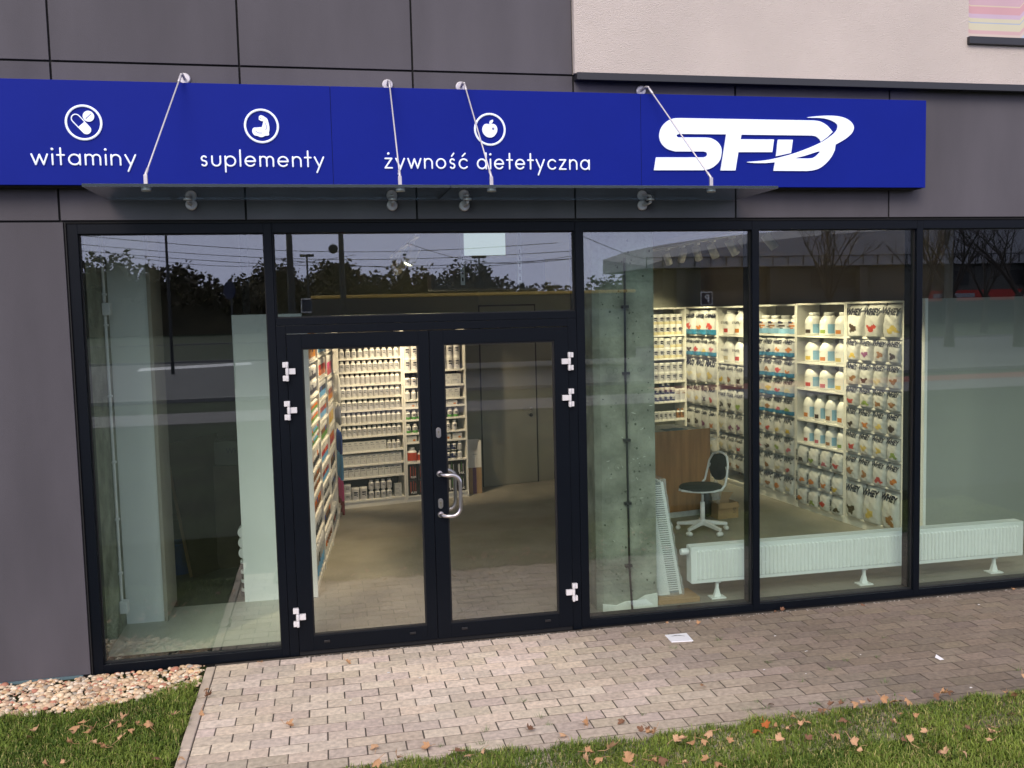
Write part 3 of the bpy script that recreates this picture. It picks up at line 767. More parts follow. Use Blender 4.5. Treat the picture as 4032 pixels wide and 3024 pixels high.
# icon 1: capsule and tablet
c, r = ring(329.5, 482.7, 70)
P1 = lambda x, y: (lambda v: (v.x, v.z))(at(200+x*.18083, 380+y*.18083, YL))
cp0 = Vector(P1(545, 480)); cp1 = Vector(P1(775, 722)); ux = (cp1-cp0).normalized(); vx = Vector((-ux.y, ux.x)); rr = (Vector(P1(545,480))-Vector(P1(440,480))).length
m = MB()
cap = [cp0+(-ux*math.sin(a)+vx*math.cos(a))*rr*.93 for a in [PI*k/12 for k in range(13)]]
mid = (cp0+cp1)/2+ux*.002
m.tube([(p.x, YL, p.y) for p in [mid+vx*rr*.93]+[cp0+(vx*math.cos(a)-ux*math.sin(a))*rr*.93 for a in [PI*k/14 for k in range(15)]]+[mid-vx*rr*.93]], rr*.13, 8, 0, .6)
pts = [mid+vx*rr, mid-vx*rr]+[cp1+(-vx*math.cos(a)+ux*math.sin(a))*rr for a in [PI*k/16 for k in range(17)]]
ngon(m, [(p.x, p.y) for p in pts][::-1], YL-.002)
t0 = Vector(P1(820, 430)); tr = (Vector(P1(945,430))-Vector(P1(695,430))).length/2
ngon(m, [(t0.x+tr*math.cos(2*PI*k/28), t0.y+tr*math.sin(2*PI*k/28)) for k in range(28)][::-1], YL-.002)
o = m.build('pill_icon', 'signwhite', S_)
l0, l1 = P1(765, 478), P1(872, 382)
MB().tube([(l0[0], YL-.002, l0[1]), (l1[0], YL-.002, l1[1])], .0024, 6).build('pill_score', 'signgrey', S_)
# icon 2: flexed arm
c, r = ring(1029.8, 496.4, 67.5)
P2 = lambda x, y: (lambda v: (v.x, v.z))(at(900+x*.19286, 380+y*.19286, YL))
arm = [(660,382),(700,395),(750,425),(795,460),(815,530),(835,620),(835,700),(820,735),(830,760),(825,790),(790,803),(755,795),(710,825),(650,832),(590,803),(540,800),(495,760),(480,705),(492,655),(525,632),(580,636),(630,626),(680,632),(688,600),(700,550),(715,505),(685,505),(640,490),(612,462),(622,440),(614,420),(630,395)]
shape2d('arm_icon', [smooth([P2(*p) for p in arm], 2)], YL, 'signwhite', S_)
m = MB()
for L in ([(752,548),(772,600),(772,650),(757,684)], [(552,706),(590,735),(635,748),(683,746)], [(640,452),(658,448)]):
    q = [P2(*p) for p in L]; m.tube([(x, YL-.0045, z) for x, z in q], .0017, 6)
m.build('arm_lines', 'signgrey', S_)
# icon 3: apple
c, r = ring(1929.1, 509.8, 64)
P3 = lambda x, y: (lambda v: (v.x, v.z))(at(1500+x*.40687, 300+y*.40687, YL))
apple = [(1030,462),(1055,468),(1080,460),(1108,470),(1126,500),(1124,540),(1105,572),(1078,592),(1055,595),(1028,590),(1000,570),(982,540),(978,505),(992,472),(1012,462)]
leafp = [(1050,462),(1048,445),(1058,428),(1086,421),(1084,442),(1072,458),(1058,464)]
shape2d('apple_icon', [smooth([P3(*p) for p in apple], 2)], YL, 'signwhite', S_)
shape2d('apple_icon', [smooth([P3(*p) for p in leafp], 1)], YL, 'signwhite', S_)
cc = P3(1084, 509)
MB().lathe([(.0078, -.002), (.0078, .001)], 18, (cc[0], YL-.0045, cc[1]), axis='y').build('apple_spot', 'signgrey', S_)
# the logo
PL = lambda x, y: (lambda v: (v.x, v.z))(at(2500+x*.42948, 420+y*.42948, YL))
def spl(pts):     # straight runs stay straight, runs marked 'c' are rounded by Catmull-Rom
    out = []; n = len(pts)
    for i in range(n):
        p1 = pts[i]; p2 = pts[(i+1) % n]; out.append(p1[:2])
        if len(p1) > 2:
            p0 = pts[i-1] if len(pts[i-1]) > 2 else p1; p3 = pts[(i+2) % n] if len(p2) > 2 else p2
            for t in (.25, .5, .75):
                out.append(tuple(.5*((2*p1[k])+(-p0[k]+p2[k])*t+(2*p0[k]-5*p1[k]+4*p2[k]-p3[k])*t*t+(-p0[k]+3*p1[k]-3*p2[k]+p3[k])*t**3) for k in (0, 1)))
    return out
q = 1
S1 = [(415,105),(1640,127,q),(1700,138,q),(1762,175,q),(1811,232),(1762,280,q),(1705,322),(1690,298,q),(1660,274,q),(1620,265),(975,257),(967,299),(1273,301),(1258,417),(947,417),(920,585),(783,585),(835,254),(405,250,q),(385,257,q),(382,271,q),(395,282),(640,283,q),(700,291,q),(757,325,q),(788,372,q),(793,420,q),(778,490,q),(735,540,q),(680,572,q),(620,583),(173,583),(193,465),(625,465,q),(652,455,q),(662,436,q),(652,418,q),(628,411),(370,411,q),(300,390,q),(250,348,q),(225,295,q),(225,240,q),(247,182,q),(295,133,q),(352,109,q)]
S2 = [(1310,303),(1446,304),(1430,425),(1291,455)]
S3 = [(1575,100,q),(1680,87,q),(1780,83,q),(1870,90,q),(1940,112,q),(1988,150,q),(2005,195,q),(1985,245,q),(1925,298,q),(1838,348),(1830,400,q),(1800,460,q),(1750,520,q),(1690,565,q),(1630,584,q),(1570,590),(1268,588),(1282,510),(1200,517,q),(1100,517,q),(1025,508,q),(1150,497,q),(1250,482,q),(1400,445,q),(1550,395,q),(1700,330,q),(1800,265,q),(1845,220,q),(1857,180,q),(1840,150,q),(1780,120,q),(1700,104,q)]
H3 = [(1462,474),(1560,450,q),(1690,410,q),(1665,447,q),(1628,470,q),(1580,476)]
for polys in ([S1], [S2], [S3, H3]):
    shape2d('logo', [[PL(*p) for p in spl(s)] for s in polys], YL, 'signwhite', S_)

# ================================================================ GLASS CANOPY
zc = 3.060
cL, cR = -1.306, 3.004
CN = thing('glass_canopy', 'flat clear glass canopy hung on steel rods over the shop door', 'canopy', (.85, 0, zc), worldcoords=True)
yf = -.650
def cfl(x, y): return floor_pt(x, y, zc)
fl_, frr = cfl(295, 708), cfl(3056, 734)
xj = (cfl(1778,724)).x
for x0, x1 in ((fl_.x, xj-.002), (xj+.002, frr.x)):
    def yfr(x): return yf
    g0 = MB(); e = .0015
    g0.box(x0+e, x1-e, yf+e, -.030, zc-.017, zc); o = g0.build('glass_sheet', 'cglass', CN)
    ed = MB(); ed.box(x0, x1, yf-.0005, yf+e, zc-.016, zc-.001); ed.box(x0-.0002, x0+e, yf+e, -.03, zc-.016, zc-.001); ed.box(x1-e, x1, yf+e, -.03, zc-.016, zc-.001)
    ed.build('glass_edge', 'cedge', CN)
ros = [(726,309),(1526,333),(1815,341.5),(2524.6,356.7)]
cle = [(574,708),(1575,717),(1935,722),(2800,729)]
for (rx, ry), (cx_, cy_) in zip(ros, cle):
    p = at(rx, ry, -.012); q_ = cfl(cx_, cy_+6); q_ = Vector((q_.x, yf+.095, zc))
    # foot of the rod keeps its measured line of sight
    d = ray(cx_, cy_+2); t = (q_.y-CY)/d.y; q_.x = d.x*t
    m = MB(); m.lathe([(.036, 0), (.036, .006), (.030, .011)], 24, (p.x, .0-.0005, p.z), axis='y') if False else None
    m.lathe([(.030, -.013), (.0365, -.008), (.0365, .0)], 24, (p.x, -.0005, p.z), axis='y')
    m.build('wall_rosette', 'steelw', CN)
    top = Vector((p.x, -.050, p.z)); bot = Vector((q_.x, q_.y, zc+.062))
    top = Vector((p.x, SY-.025, p.z-.012))
    mm = MB(); mm.tube([(p.x, -.01, p.z), (p.x, SY+.03, p.z+.002), tuple(top)], .009, 8); mm.build('clevis', 'steelw', CN)
    dirv = (bot-top).normalized()
    MB().tube([top, bot], .0052, 8).build('tie_rod', 'steelw', CN)
    MB().tube([top+dirv*.015, top+dirv*.055], .0085, 8).tube([bot-dirv*.045, bot-dirv*.004], .0085, 8).build('rod_fork', 'steelw', CN)
    f = MB(); f.box(bot.x-.011, bot.x+.011, bot.y-.009, bot.y+.009, zc+.002, zc+.064); f.build('clevis', 'steelw', CN, bevel=.003)
    d_ = MB(); d_.lathe([(.028, .0006), (.028, .006)], 20, (bot.x, bot.y, zc)); d_.lathe([(.028, -.012), (.028, -.0006)], 20, (bot.x, bot.y, zc-.017)); d_.build('clamp_disc', 'steelw', CN)
for (rx, ry) in [(753,805),(1544.5,808),(1829,810),(2530.6,808)]:
    p = at(rx, ry, -.012)
    m = MB(); m.lathe([(.030, -.013), (.0365, -.008), (.0365, .0)], 24, (p.x, -.0005, p.z), axis='y'); m.build('wall_rosette', 'steelw', CN)
    ox = {753:-.012, 1544.5:0, 1829:.012, 2530.6:.035}[rx]
    a = MB(); a.tube([(p.x, -.01, p.z), (p.x+ox*.7, -.040, p.z+.003), (p.x+ox, -.070, p.z+.012)], .009, 8); a.box(p.x+ox-.009, p.x+ox+.009, -.078, -.062, p.z+.010, zc-.024)
    a.build('bracket_arm', 'steelw', CN)
    d_ = MB(); d_.lathe([(.028, .0006), (.028, .007)], 20, (p.x+ox, -.070, zc)); d_.lathe([(.028, -.007), (.028, -.0006)], 20, (p.x+ox, -.070, zc-.017)); d_.build('clamp_disc', 'steelw', CN)

# ================================================================ SHOP INTERIOR
struct(MB().box(-4.2, 8.2, .17, 9.0, -.05, .0).build('floor', 'floor'))
struct(MB().box(-4.2, 8.2, .05, 9.0, 3.30, 3.35).build('ceiling', 'ceil'))
iw = MB(); iw.slab((-4.2, 4.75), (1.978, 5.552), 0, 3.3, .1)
bx_ = lambda x: 5.552+(x-1.978)*.19
iw.slab((1.978+.003, bx_(1.981)), (7.4, bx_(7.4)), 0, 3.3, .1)
iw.build('interior_wall', 'wallback', B)
# right-hand wall behind the shelves
MB().slab((5.30, 6.2), (5.72, 1.47), 0, 3.3, .1).build('interior_wall', 'wallg', B)
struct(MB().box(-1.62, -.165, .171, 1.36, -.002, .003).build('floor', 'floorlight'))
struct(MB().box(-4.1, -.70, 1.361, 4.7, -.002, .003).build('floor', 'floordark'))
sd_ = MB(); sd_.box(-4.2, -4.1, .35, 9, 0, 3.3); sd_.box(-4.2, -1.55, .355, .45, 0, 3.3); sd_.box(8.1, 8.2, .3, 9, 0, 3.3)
sd_.box(-.62, -.56, 1.46, 5.0, 2.32, 3.3); sd_.box(-.62, -.56, 1.46, 5.0, 0, 2.315)  # partition up to the ceiling, added to keep spotlight spill out of the storage
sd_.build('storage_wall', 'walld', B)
# white partition ends
MB().box(-.697, -.158, 1.34, 1.455, 0, 2.312).build('partition', 'wallw', B, bevel=.002)
MB().box(5.465, 8.1, 1.352, 1.465, 0, 2.312).build('partition', flat('partition_grey', (.30,.31,.29), .85), B, bevel=.002); MB().box(5.435, 5.4645, 1.345, 1.465, 0, 2.316).build('corner_trim', 'wallw', B)
st = MB().box(-1.62, -1.262, 1.03, 1.10, 0, 2.95).box(-1.62, -1.262, 1.1005, 1.55, 0, 2.95)
st.build('partition', 'wallw', B)
MB().box(-1.2615, -1.236, 1.020, 1.045, 0, 2.95).box(-1.2615, -1.247, 1.0455, 1.55, 0, 2.95).build('corner_trim', flat('trim_beige', (.40,.36,.30), .8), B)
# raw concrete wall return behind the left window
MB().box(-1.75, -1.53, .36, 1.028, 0, 3.28).build('concrete_column', 'concrete', B, bevel=.01)
# conduit with clips and two boxes
cd = thing('cable_conduit', 'white plastic conduit running down the concrete at the far left', 'cable conduit', (-1.52, .83, 0), worldcoords=True)
MB().tube([(-1.517,.83,.24),(-1.517,.83,2.33)], .011, 8).tube([(-1.517,.83,2.43),(-1.517,.83,3.25)], .011, 8).build('pipe', 'white', cd)
for z, nm in ((.20,'socket_box'),(2.375,'junction_box')):
    MB().box(-1.529, -1.475, .79, .87, z-.045, z+.045).build(nm, 'white', cd, bevel=.006)
for z in (.45, .85, 1.27, 1.75, 2.26, 2.48):
    MB().box(-1.529, -1.500, .812, .848, z-.008, z+.008).build('clip', 'white', cd, bevel=.003)

# concrete pillar behind the third window, with pits and bits of plaster
pl = MB()
x0, x1, y0, y1 = 2.012, 2.437, .352, .95
# chamfered left edge
b = [(x0, y0), (x1, y0), (x1, y1), (x0-.045, y1), (x0-.045, y0+.035)]
def prism(mb, pts, z0, z1, mi=0):
    n = len(pts); mb.add([(x,y,z0) for x,y in pts]+[(x,y,z1) for x,y in pts], [tuple(reversed(range(n))), tuple(range(n, 2*n))]+[(k,(k+1)%n,n+(k+1)%n,n+k) for k in range(n)], mi)
prism(pl, b, 0, 2.485); prism(pl, [(p[0], p[1]) for p in b], 2.492, 3.28); prism(pl, [(x0-.04,y0+.03+.008),(x0+.004,y0+.006),(x1-.006,y0+.006),(x1-.006,y1),(x0-.04,y1)], 2.484, 2.493)
PLR = pl.build('concrete_pillar', 'concrete', B)
pt = MB(); rr_ = random.Random(5)
for k in range(150):
    x = rr_.uniform(x0+.01, x1-.01); z = rr_.uniform(.1, 2.8); s = rr_.choice([.0025,.003,.004,.006,.009])
    n = 7; pts = [(x+math.cos(2*PI*i/n)*s*rr_.uniform(.6,1.3), z+math.sin(2*PI*i/n)*s*rr_.uniform(.6,1.3)) for i in range(n)]
    pt.add([(a, y0-.0006, c) for a, c in pts], [tuple(range(n))])
pt.build('pit', 'pit', PLR)
pt2 = MB()
for (x, z, r) in [(2.09,1.83,.028),(2.10,1.79,.024),(2.13,1.83,.017),(2.25,1.83,.016),(2.32,1.83,.014),(2.35,1.835,.013),(2.07,1.42,.022),(2.21,1.50,.03),(2.27,1.47,.024),(2.14,1.10,.028),(2.28,1.08,.022),(2.20,.92,.026),(2.11,.86,.03),(2.06,.85,.022),(2.26,.84,.03),(2.30,.82,.026)]:
    pt2.tube([(x+math.cos(2*PI*k/20)*r, y0-.0004, z+math.sin(2*PI*k/20)*r) for k in range(20)], .0012, 5, closed=True)
pt2.build('tie_mark', flat('mark', (.13,.14,.11), .9), PLR)
sk_ = MB(); top = [(x0-.01,.055),(x0+.10,.035),(x0+.17,.06),(x0+.26,.06),(x0+.33,.095),(x1+.004,.105)]
vs = [(x, y0-.008, 0) for x, _ in top]+[(x, y0-.008, z) for x, z in top]+[(x, y0-.0007, z+.004) for x, z in top]; n = len(top)
sk_.add(vs, [(k,k+1,n+k+1,n+k) for k in range(n-1)]+[(n+k,n+k+1,2*n+k+1,2*n+k) for k in range(n-1)])
sk_.build('plaster_skirt', 'skirt', PLR)
sc_ = MB()
for k in range(26):
    x = rr_.uniform(x0+.03, x1-.02); z = rr_.uniform(.2, 1.6); a = rr_.uniform(-.6, .8)+PI/2*(k%2); L = rr_.uniform(.008,.03); w = .0015
    dx, dz = math.cos(a)*L, math.sin(a)*L
    sc_.add([(x-w, y0-.0008, z-w),(x+dx, y0-.0008, z+dz-w),(x+dx, y0-.0008, z+dz+w),(x, y0-.0008, z+w)], [(0,1,2,3)])
sc_.build('paint_fleck', 'skirt', PLR)
bp_ = thing('black_pipe', 'thin black pipe clipped upright on the front of the concrete pillar', 'pipe', (2.207, .32, 0), worldcoords=True)
MB().tube([(2.229,.325,.0),(2.211,.325,.33),(2.207,.325,.82),(2.204,.325,1.32),(2.200,.325,1.8),(2.203,.325,2.3),(2.205,.325,2.66)], .0085, 10).build('pipe', 'black', bp_)
for z in (2.305, 1.809, 1.305, .825, .345):
    MB().box(2.180, 2.232, .312, .3505, z-.010, z+.010).build('clip', 'black', bp_, bevel=.002)

# flush door in the back wall
u_ = Vector((.973, .230)); dw = Vector((1.978, 5.552)); 
BD = thing('back_door', 'tall flush grey door with a lever handle in the back wall', 'door', (dw.x, dw.y, 0), math.atan2(.187, .982))
MB().box(.012, .780, -.012, .03, .010, 2.35).build('door_panel', flat('door_grey', (.26,.26,.215), .7), BD, bevel=.002)
MB().box(-.004, .0105, -.010, .03, 0, 2.36).box(.7815, .796, -.010, .03, 0, 2.36).box(-.004,.796,-.010,.03,2.351,2.37).build('door_gap', 'black', BD)
hm = MB(); hm.lathe([(.024,-.010),(.024,0)], 16, (.700,-.013,.985), axis='y'); hm.tube([(.700,-.02,.985),(.700,-.055,.985),(.580,-.060,.985)], .009, 8); hm.build('lever_handle', 'steel', BD)
MB().lathe([(.024,-.008),(.024,0)], 16, (.700,-.013,.905), axis='y').build('lock_plate', 'black', BD)

# counter
cu_ = Vector((.985, .172)).normalized(); cang = math.atan2(cu_.y, cu_.x)
CT = thing('shop_counter', 'brown wooden service counter with a grey top, beside the pillar', 'counter', (4.125, 3.199, 0), cang)
MB().box(-1.56, 0, 0, .022, .065, .955).build('front_panel', 'wood', CT, bevel=.001)
MB().box(-1.54, -.012, .015, .60, 0, .064).build('plinth', 'skirt', CT)
MB().box(-1.56, -1.539, .0225, .62, .065, .90).box(-.022, -.001, .0225, .62, .065, .90).build('side_panel', 'wood', CT)
MB().box(-1.538, -.023, .0225, .70, .902, .930).build('worktop', 'grey', CT, bevel=.002)
rt = MB(); pts = [(.0005+.26*math.sin(a), .33-.26*math.cos(a)) for a in [PI*k/14 for k in range(15)]]; prism(rt, pts, .80, .828); rt.build('rounded_end', 'shelf', CT)
kb_ = MB().box(-1.02, -.62, .10, .34, .9305, .945); o = kb_.build('keyboard', 'black', None, bevel=.003)
o.location = CT.location; o.rotation_euler = (0,0,cang); tag(o, 'flat black keyboard lying on the grey counter top', 'keyboard')
mo = thing('cash_terminal', 'small black payment terminal at the pillar end of the counter', 'terminal', (CT.location.x-cu_.x*1.12, CT.location.y-cu_.y*1.12+.14, .9305), cang)
tm = MB(); tm.hexa([(-.05,-.07,0),(.05,-.07,0),(.05,.09,0),(-.05,.09,0)], [(-.05,-.07,.02),(.05,-.07,.02),(.05,.09,.055),(-.05,.09,.055)]); tm.build('body', 'black', mo, bevel=.003)
MB().add([(-.04,-.0,.0375),(.04,-.0,.0375),(.04,.075,.0535),(-.04,.075,.0535)], [(0,1,2,3)]).build('screen', flat('scr', (.05,.07,.08), .1), mo)
cl_ = MB(); vs = []; 
for i in range(7):
    for j in range(5): vs.append((-.46+i*.045, .12+j*.05, .9315+.006*(1+math.sin(i*1.7+j)*math.cos(j*2.1))))
cl_.add(vs, [(i*5+j, (i+1)*5+j, (i+1)*5+j+1, i*5+j+1) for i in range(6) for j in range(4)], 0, True)
o = cl_.build('cloth', flat('cloth_blue', (.12,.19,.24), .9)); o.location = CT.location; o.rotation_euler = (0,0,cang)
tag(o, 'folded pale blue cloth on the grey counter top', 'cloth')

# swivel chair
CH = thing('swivel_chair', 'black padded swivel chair with white frame and five wheeled legs before the counter', 'chair', (3.715, 2.46, 0), math.radians(10))
sm_ = MB(); n = 28
def seatpt(a, s=1): return (-.02+math.cos(a)*.225*s, math.sin(a)*.205*s)
vs = [(*seatpt(2*PI*k/n,.97), .455) for k in range(n)]+[(*seatpt(2*PI*k/n), .465) for k in range(n)]+[(*seatpt(2*PI*k/n,.93), .485) for k in range(n)]+[(-.02,0,.49)]
fs = [tuple(reversed(range(n)))]
for r in range(2): fs += [(r*n+k, r*n+(k+1)%n, (r+1)*n+(k+1)%n, (r+1)*n+k) for k in range(n)]
fs += [(2*n+k, 2*n+(k+1)%n, 3*n) for k in range(n)]
sm_.add(vs, fs, 0, True); sm_.build('seat', flat('chair_black', (.012,.012,.013), .8), CH)
fr_ = MB()
for s in (-1, 1):
    fr_.tube([(-.255, s*.02, .452), (-.20, s*.10, .449), (-.10, s*.175, .447), (.02, s*.195, .448), (.10, s*.19, .455), (.150, s*.18, .50), (.170, s*.178, .58), (.195, s*.165, .70), (.212, s*.12, .775), (.218, s*.05, .800), (.218, 0, .803)], .0115, 8)
fr_.build('frame', 'white', CH)
bm = MB(); vs = []; 
for yy in (0, .018):
    for k in range(n):
        a = 2*PI*k/n; h = math.sin(a)*.135; w = math.cos(a)*.155
        vs.append((.165+.27*h*.5+yy*.9+.03-(.35*(w*w)), w, .655+h-yy*.1))
bm.add(vs, [tuple(range(n)), tuple(reversed(range(n, 2*n)))]+[(k, n+k, n+(k+1)%n, (k+1)%n) for k in range(n)], 0, True)
bm.build('backrest', 'chair_black', CH)
for s in (-1, 1): MB().tube([(.188, s*.172, .63), (.190, s*.145, .64), (.188, s*.140, .67)], .006, 6).build('back_clip', 'white', CH)
MB().lathe([(.032,.415),(.032,.45)], 16).lathe([(.014,.30),(.014,.415)], 14).lathe([(.024,.10),(.024,.31)], 16).lathe([(.034,.075),(.034,.13)], 16).build('column', 'white', CH)
MB().tube([(.03,.05,.43),(.06,.20,.425),(.07,.235,.425)], .006, 6).build('lever', 'black', CH)
for k in range(5):
    a = 2*PI*k/5+math.radians(-82); dx, dy = math.cos(a), math.sin(a); px_, py_ = -dy, dx
    m = MB(); w0, w1 = .021, .015
    m.hexa([(dx*.025+px_*w0, dy*.025+py_*w0, .078), (dx*.025-px_*w0, dy*.025-py_*w0, .078), (dx*.265-px_*w1, dy*.265-py_*w1, .056), (dx*.265+px_*w1, dy*.265+py_*w1, .056)],
           [(dx*.025+px_*w0, dy*.025+py_*w0, .125), (dx*.025-px_*w0, dy*.025-py_*w0, .125), (dx*.265-px_*w1, dy*.265-py_*w1, .084), (dx*.265+px_*w1, dy*.265+py_*w1, .084)])
    o = m.build('leg', 'white', CH, bevel=.004)
    cs = MB()
    for s in (-1, 1): cs.tube([(dx*.255+px_*s*.006, dy*.255+py_*s*.006, .026), (dx*.255+px_*s*.014, dy*.255+py_*s*.014, .026)], .024, 14)
    cs.lathe([(.005,.03),(.005,.06)], 8, (dx*.255, dy*.255, 0)); cs.build('caster', 'white', o)

# carton, bottle and bag on the floor by the counter end
CB = thing('carton', 'open cardboard carton with folded flap on the floor behind the chair', 'carton', (4.20, 3.02, 0), math.radians(8))
m = MB(); w, d, h = .125, .09, .17
m.box(-w, w, -d, -d+.004, 0, h).box(-w, w, d-.004, d, 0, h).box(-w, -w+.004, -d+.004, d-.004, 0, h).box(w-.004, w, -d+.004, d-.004, 0, h).box(-w+.004, w-.004, -d+.004, d-.004, 0, .004)
m.build('box', 'carton', CB)
MB().add([(-w,-d,h),(w,-d,h),(w,-d-.02,h-.055),(-w,-d-.02,h-.055)], [(0,1,2,3)]).build('flap', 'carton', CB)
MB().add([(w*.1,d,h),(w,d,h),(w+.06,d+.01,h+.07),(w*.35,d+.01,h+.085)], [(0,1,2,3)]).build('flap', 'carton', CB)
MB().add([(-w,-d,h),(-w,d,h),(-w-.05,d,h+.03),(-w-.05,-d,h+.03)], [(0,1,2,3)]).build('flap', 'carton', CB)
def text_mesh(txt, shear=.0, bold=.0, cache={}):
    k = (txt, shear, bold)
    if k in cache: return cache[k]
    cu = bpy.data.curves.new('t', 'FONT'); cu.body = txt; cu.shear = shear; cu.offset = bold; cu.align_x = 'CENTER'; cu.align_y = 'CENTER'; cu.extrude = .012; cu.resolution_u = 1
    o = bpy.data.objects.new('t', cu); C.objects.link(o); dg = bpy.context.evaluated_depsgraph_get()
    me = bpy.data.meshes.new_from_object(o.evaluated_get(dg)); bpy.data.objects.remove(o)
    co = np.zeros(len(me.vertices)*3); me.vertices.foreach_get('co', co); co = co.reshape(-1,3)
    x0, x1, y0, y1 = co[:,0].min(), co[:,0].max(), co[:,1].min(), co[:,1].max()
    s = 1/(x1-x0); co[:,0] = (co[:,0]-(x0+x1)/2)*s; co[:,1] = (co[:,1]-(y0+y1)/2)*s; co[:,2] *= s
    co = np.stack([co[:,0], -co[:,2], co[:,1]], 1)
    me.vertices.foreach_set('co', co.ravel()); me.update(); me.name = 'lettering'
    cache[k] = (me, (y1-y0)*s); return cache[k]
def put_text(txt, parent, loc, width, mat='ink', rx=0, ry=0, rz=0, shear=0, bold=0, hscale=None, name='lettering'):
    me, asp = text_mesh(txt, shear, bold)
    if not me.materials: me.materials.append(K['ink'])
    if mat != 'ink':
        key = me.name+mat+txt
        me2 = PT.get(key)
        if me2 is None: me2 = me.copy(); me2.materials.clear(); me2.materials.append(K[mat]); PT[key] = me2
        me = me2
    o = bpy.data.objects.new(name, me); C.objects.link(o); o.parent = parent; o.location = loc; o.rotation_euler = (rx, ry, rz)
    hs = width if hscale is None else hscale
    o.scale = (width, .25*width, hs); return o
PT = {}
K['ink'] = pm('ink_navy', (.010, .012, .030), .5)
K['inkgrey'] = pm('ink_grey', (.16, .17, .19), .5)
K['inkwhite'] = pm('ink_white', (.85, .85, .85), .5)
put_text('D1', CB, (.075, -.0915, .085), .05, 'ink', ry=PI/2)
WBt = thing('water_bottle', 'clear plastic water bottle with teal cap standing behind the carton', 'bottle', (4.16, 3.14, 0))
MB().lathe([(.040,.0),(.042,.02),(.042,.10),(.038,.12),(.042,.14),(.042,.23),(.035,.27),(.013,.31),(.013,.325)], 18).build('bottle', 'wrap', WBt)
MB().lathe([(.016,.320),(.016,.345)], 14).build('cap', flat('teal', (.10,.38,.36), .4), WBt)
WBt.scale = (1.15, 1.15, 1.25)
bg_ = MB().lathe([(.03,0),(.06,.03),(.065,.15),(.045,.27),(.015,.33)], 12, (4.035, 3.10, 0)); o = bg_.build('black_bag', 'black'); tag(o, 'slim black bag slumped between chair and carton', 'bag')

# radiators
RD = thing('radiator', 'long low white panel radiator standing on three feet along the windows', 'radiator', (2.741, .385, 0), worldcoords=True)
rx0, rx1, rz0, rz1, ry0, ry1 = 2.741, 5.698, .138, .424, .387, .487
m = MB(); m.box(rx0, rx1, ry0+.006, ry0+.016, rz0, rz1)
m.build('front_panel', 'rad', RD, bevel=.003)
rb = MB(); x = rx0+.045
pitch = .0335
while x < rx1-.05:
    rb.hexa([(x, ry0+.0055, rz0+.028),(x+.019, ry0+.0055, rz0+.028),(x+.015, ry0-.006, rz0+.036),(x+.004, ry0-.006, rz0+.036)],
            [(x, ry0+.0055, rz1-.028),(x+.019, ry0+.0055, rz1-.028),(x+.015, ry0-.006, rz1-.036),(x+.004, ry0-.006, rz1-.036)]); x += pitch
rb.build('rib', 'rad', RD)
MB().box(rx0+.004, rx1-.004, ry1-.010, ry1, rz0, rz1).build('back_panel', 'rad', RD, bevel=.003)
MB().box(rx0-.004, rx0+.003, ry0+.004, ry1+.002, rz0+.004, rz1+.006).box(rx1-.003, rx1+.004, ry0+.004, ry1+.002, rz0+.004, rz1+.006).build('side_cover', 'rad', RD, bevel=.002)
gr = MB(); gr.box(rx0+.004, rx1-.004, ry0+.006, ry0+.016, rz1+.0005, rz1+.008).box(rx0+.004, rx1-.004, ry0+.046, ry0+.054, rz1-.002, rz1+.008).box(rx0+.004, rx1-.004, ry1-.010, ry1, rz1+.0005, rz1+.008)
x = rx0+.02
while x < rx1-.02:
    gr.box(x, x+.006, ry0+.0165, ry0+.0455, rz1+.001, rz1+.007).box(x, x+.006, ry0+.0545, ry1-.0105, rz1+.001, rz1+.007); x += .018
gr.build('grille', 'rad', RD)
MB().box(rx0+.01, rx1-.01, ry0+.03, ry1-.02, rz0+.02, rz1-.02).build('convector', 'radgap', RD)
vv = MB(); vv.lathe([(.022,-.075),(.027,-.06),(.027,-.02),(.018,-.008)], 18, (rx0-.002, ry0+.045, rz1-.035), axis='x'); vv.build('valve_knob', 'white', RD)
MB().lathe([(.012,-.012),(.012,.0)], 12, (rx0-.0, ry0+.045, rz1-.035), axis='x').build('valve', 'steel', RD)
for fx in (2.968, 4.249, 5.46):
    f = MB(); yc = .435
    f.box(fx-.060, fx+.060, yc-.045, yc+.045, 0, .010)
    f.hexa([(fx-.028,yc-.02,.0102),(fx+.028,yc-.02,.0102),(fx+.028,yc+.02,.0102),(fx-.028,yc+.02,.0102)], [(fx-.011,yc-.012,.08),(fx+.011,yc-.012,.08),(fx+.011,yc+.012,.08),(fx-.011,yc+.012,.08)])
    f.box(fx-.011, fx+.011, yc-.012, yc+.012, .0802, .145); f.box(fx+.012, fx+.030, yc-.010, yc-.002, .118, .135)
    f.build('foot', 'rad', RD, bevel=.002)
# radiator standing on end in plastic wrap
lean = thing('wrapped_radiator', 'narrow white radiator stood on end in clear wrap, leaning on the pillar', 'radiator', (2.60, .47, .045))
lm = MB(); H_ = .90; w = .10; d = .30
def lp(x, y, z):   # lean to the left (towards the pillar) as it rises
    return (x-.155*z/H_*1.0+.0, y-.02*z/H_, z)
def lbox(mb, xa, xb, ya, yb, za, zb, mi=0):
    mb.add([lp(xa,ya,za),lp(xb,ya,za),lp(xb,yb,za),lp(xa,yb,za),lp(xa,ya,zb),lp(xb,ya,zb),lp(xb,yb,zb),lp(xa,yb,zb)], [(0,3,2,1),(4,5,6,7),(0,1,5,4),(1,2,6,5),(2,3,7,6),(3,0,4,7)], mi)
lbox(lm, -.105, -.095, .0, d, 0, H_); lbox(lm, .078, .088, .0, d, 0, H_); lbox(lm, -.0945, .0775, .012, d, .01, H_-.01, 1)
lm.build('body', ['rad', 'radgap'], lean)
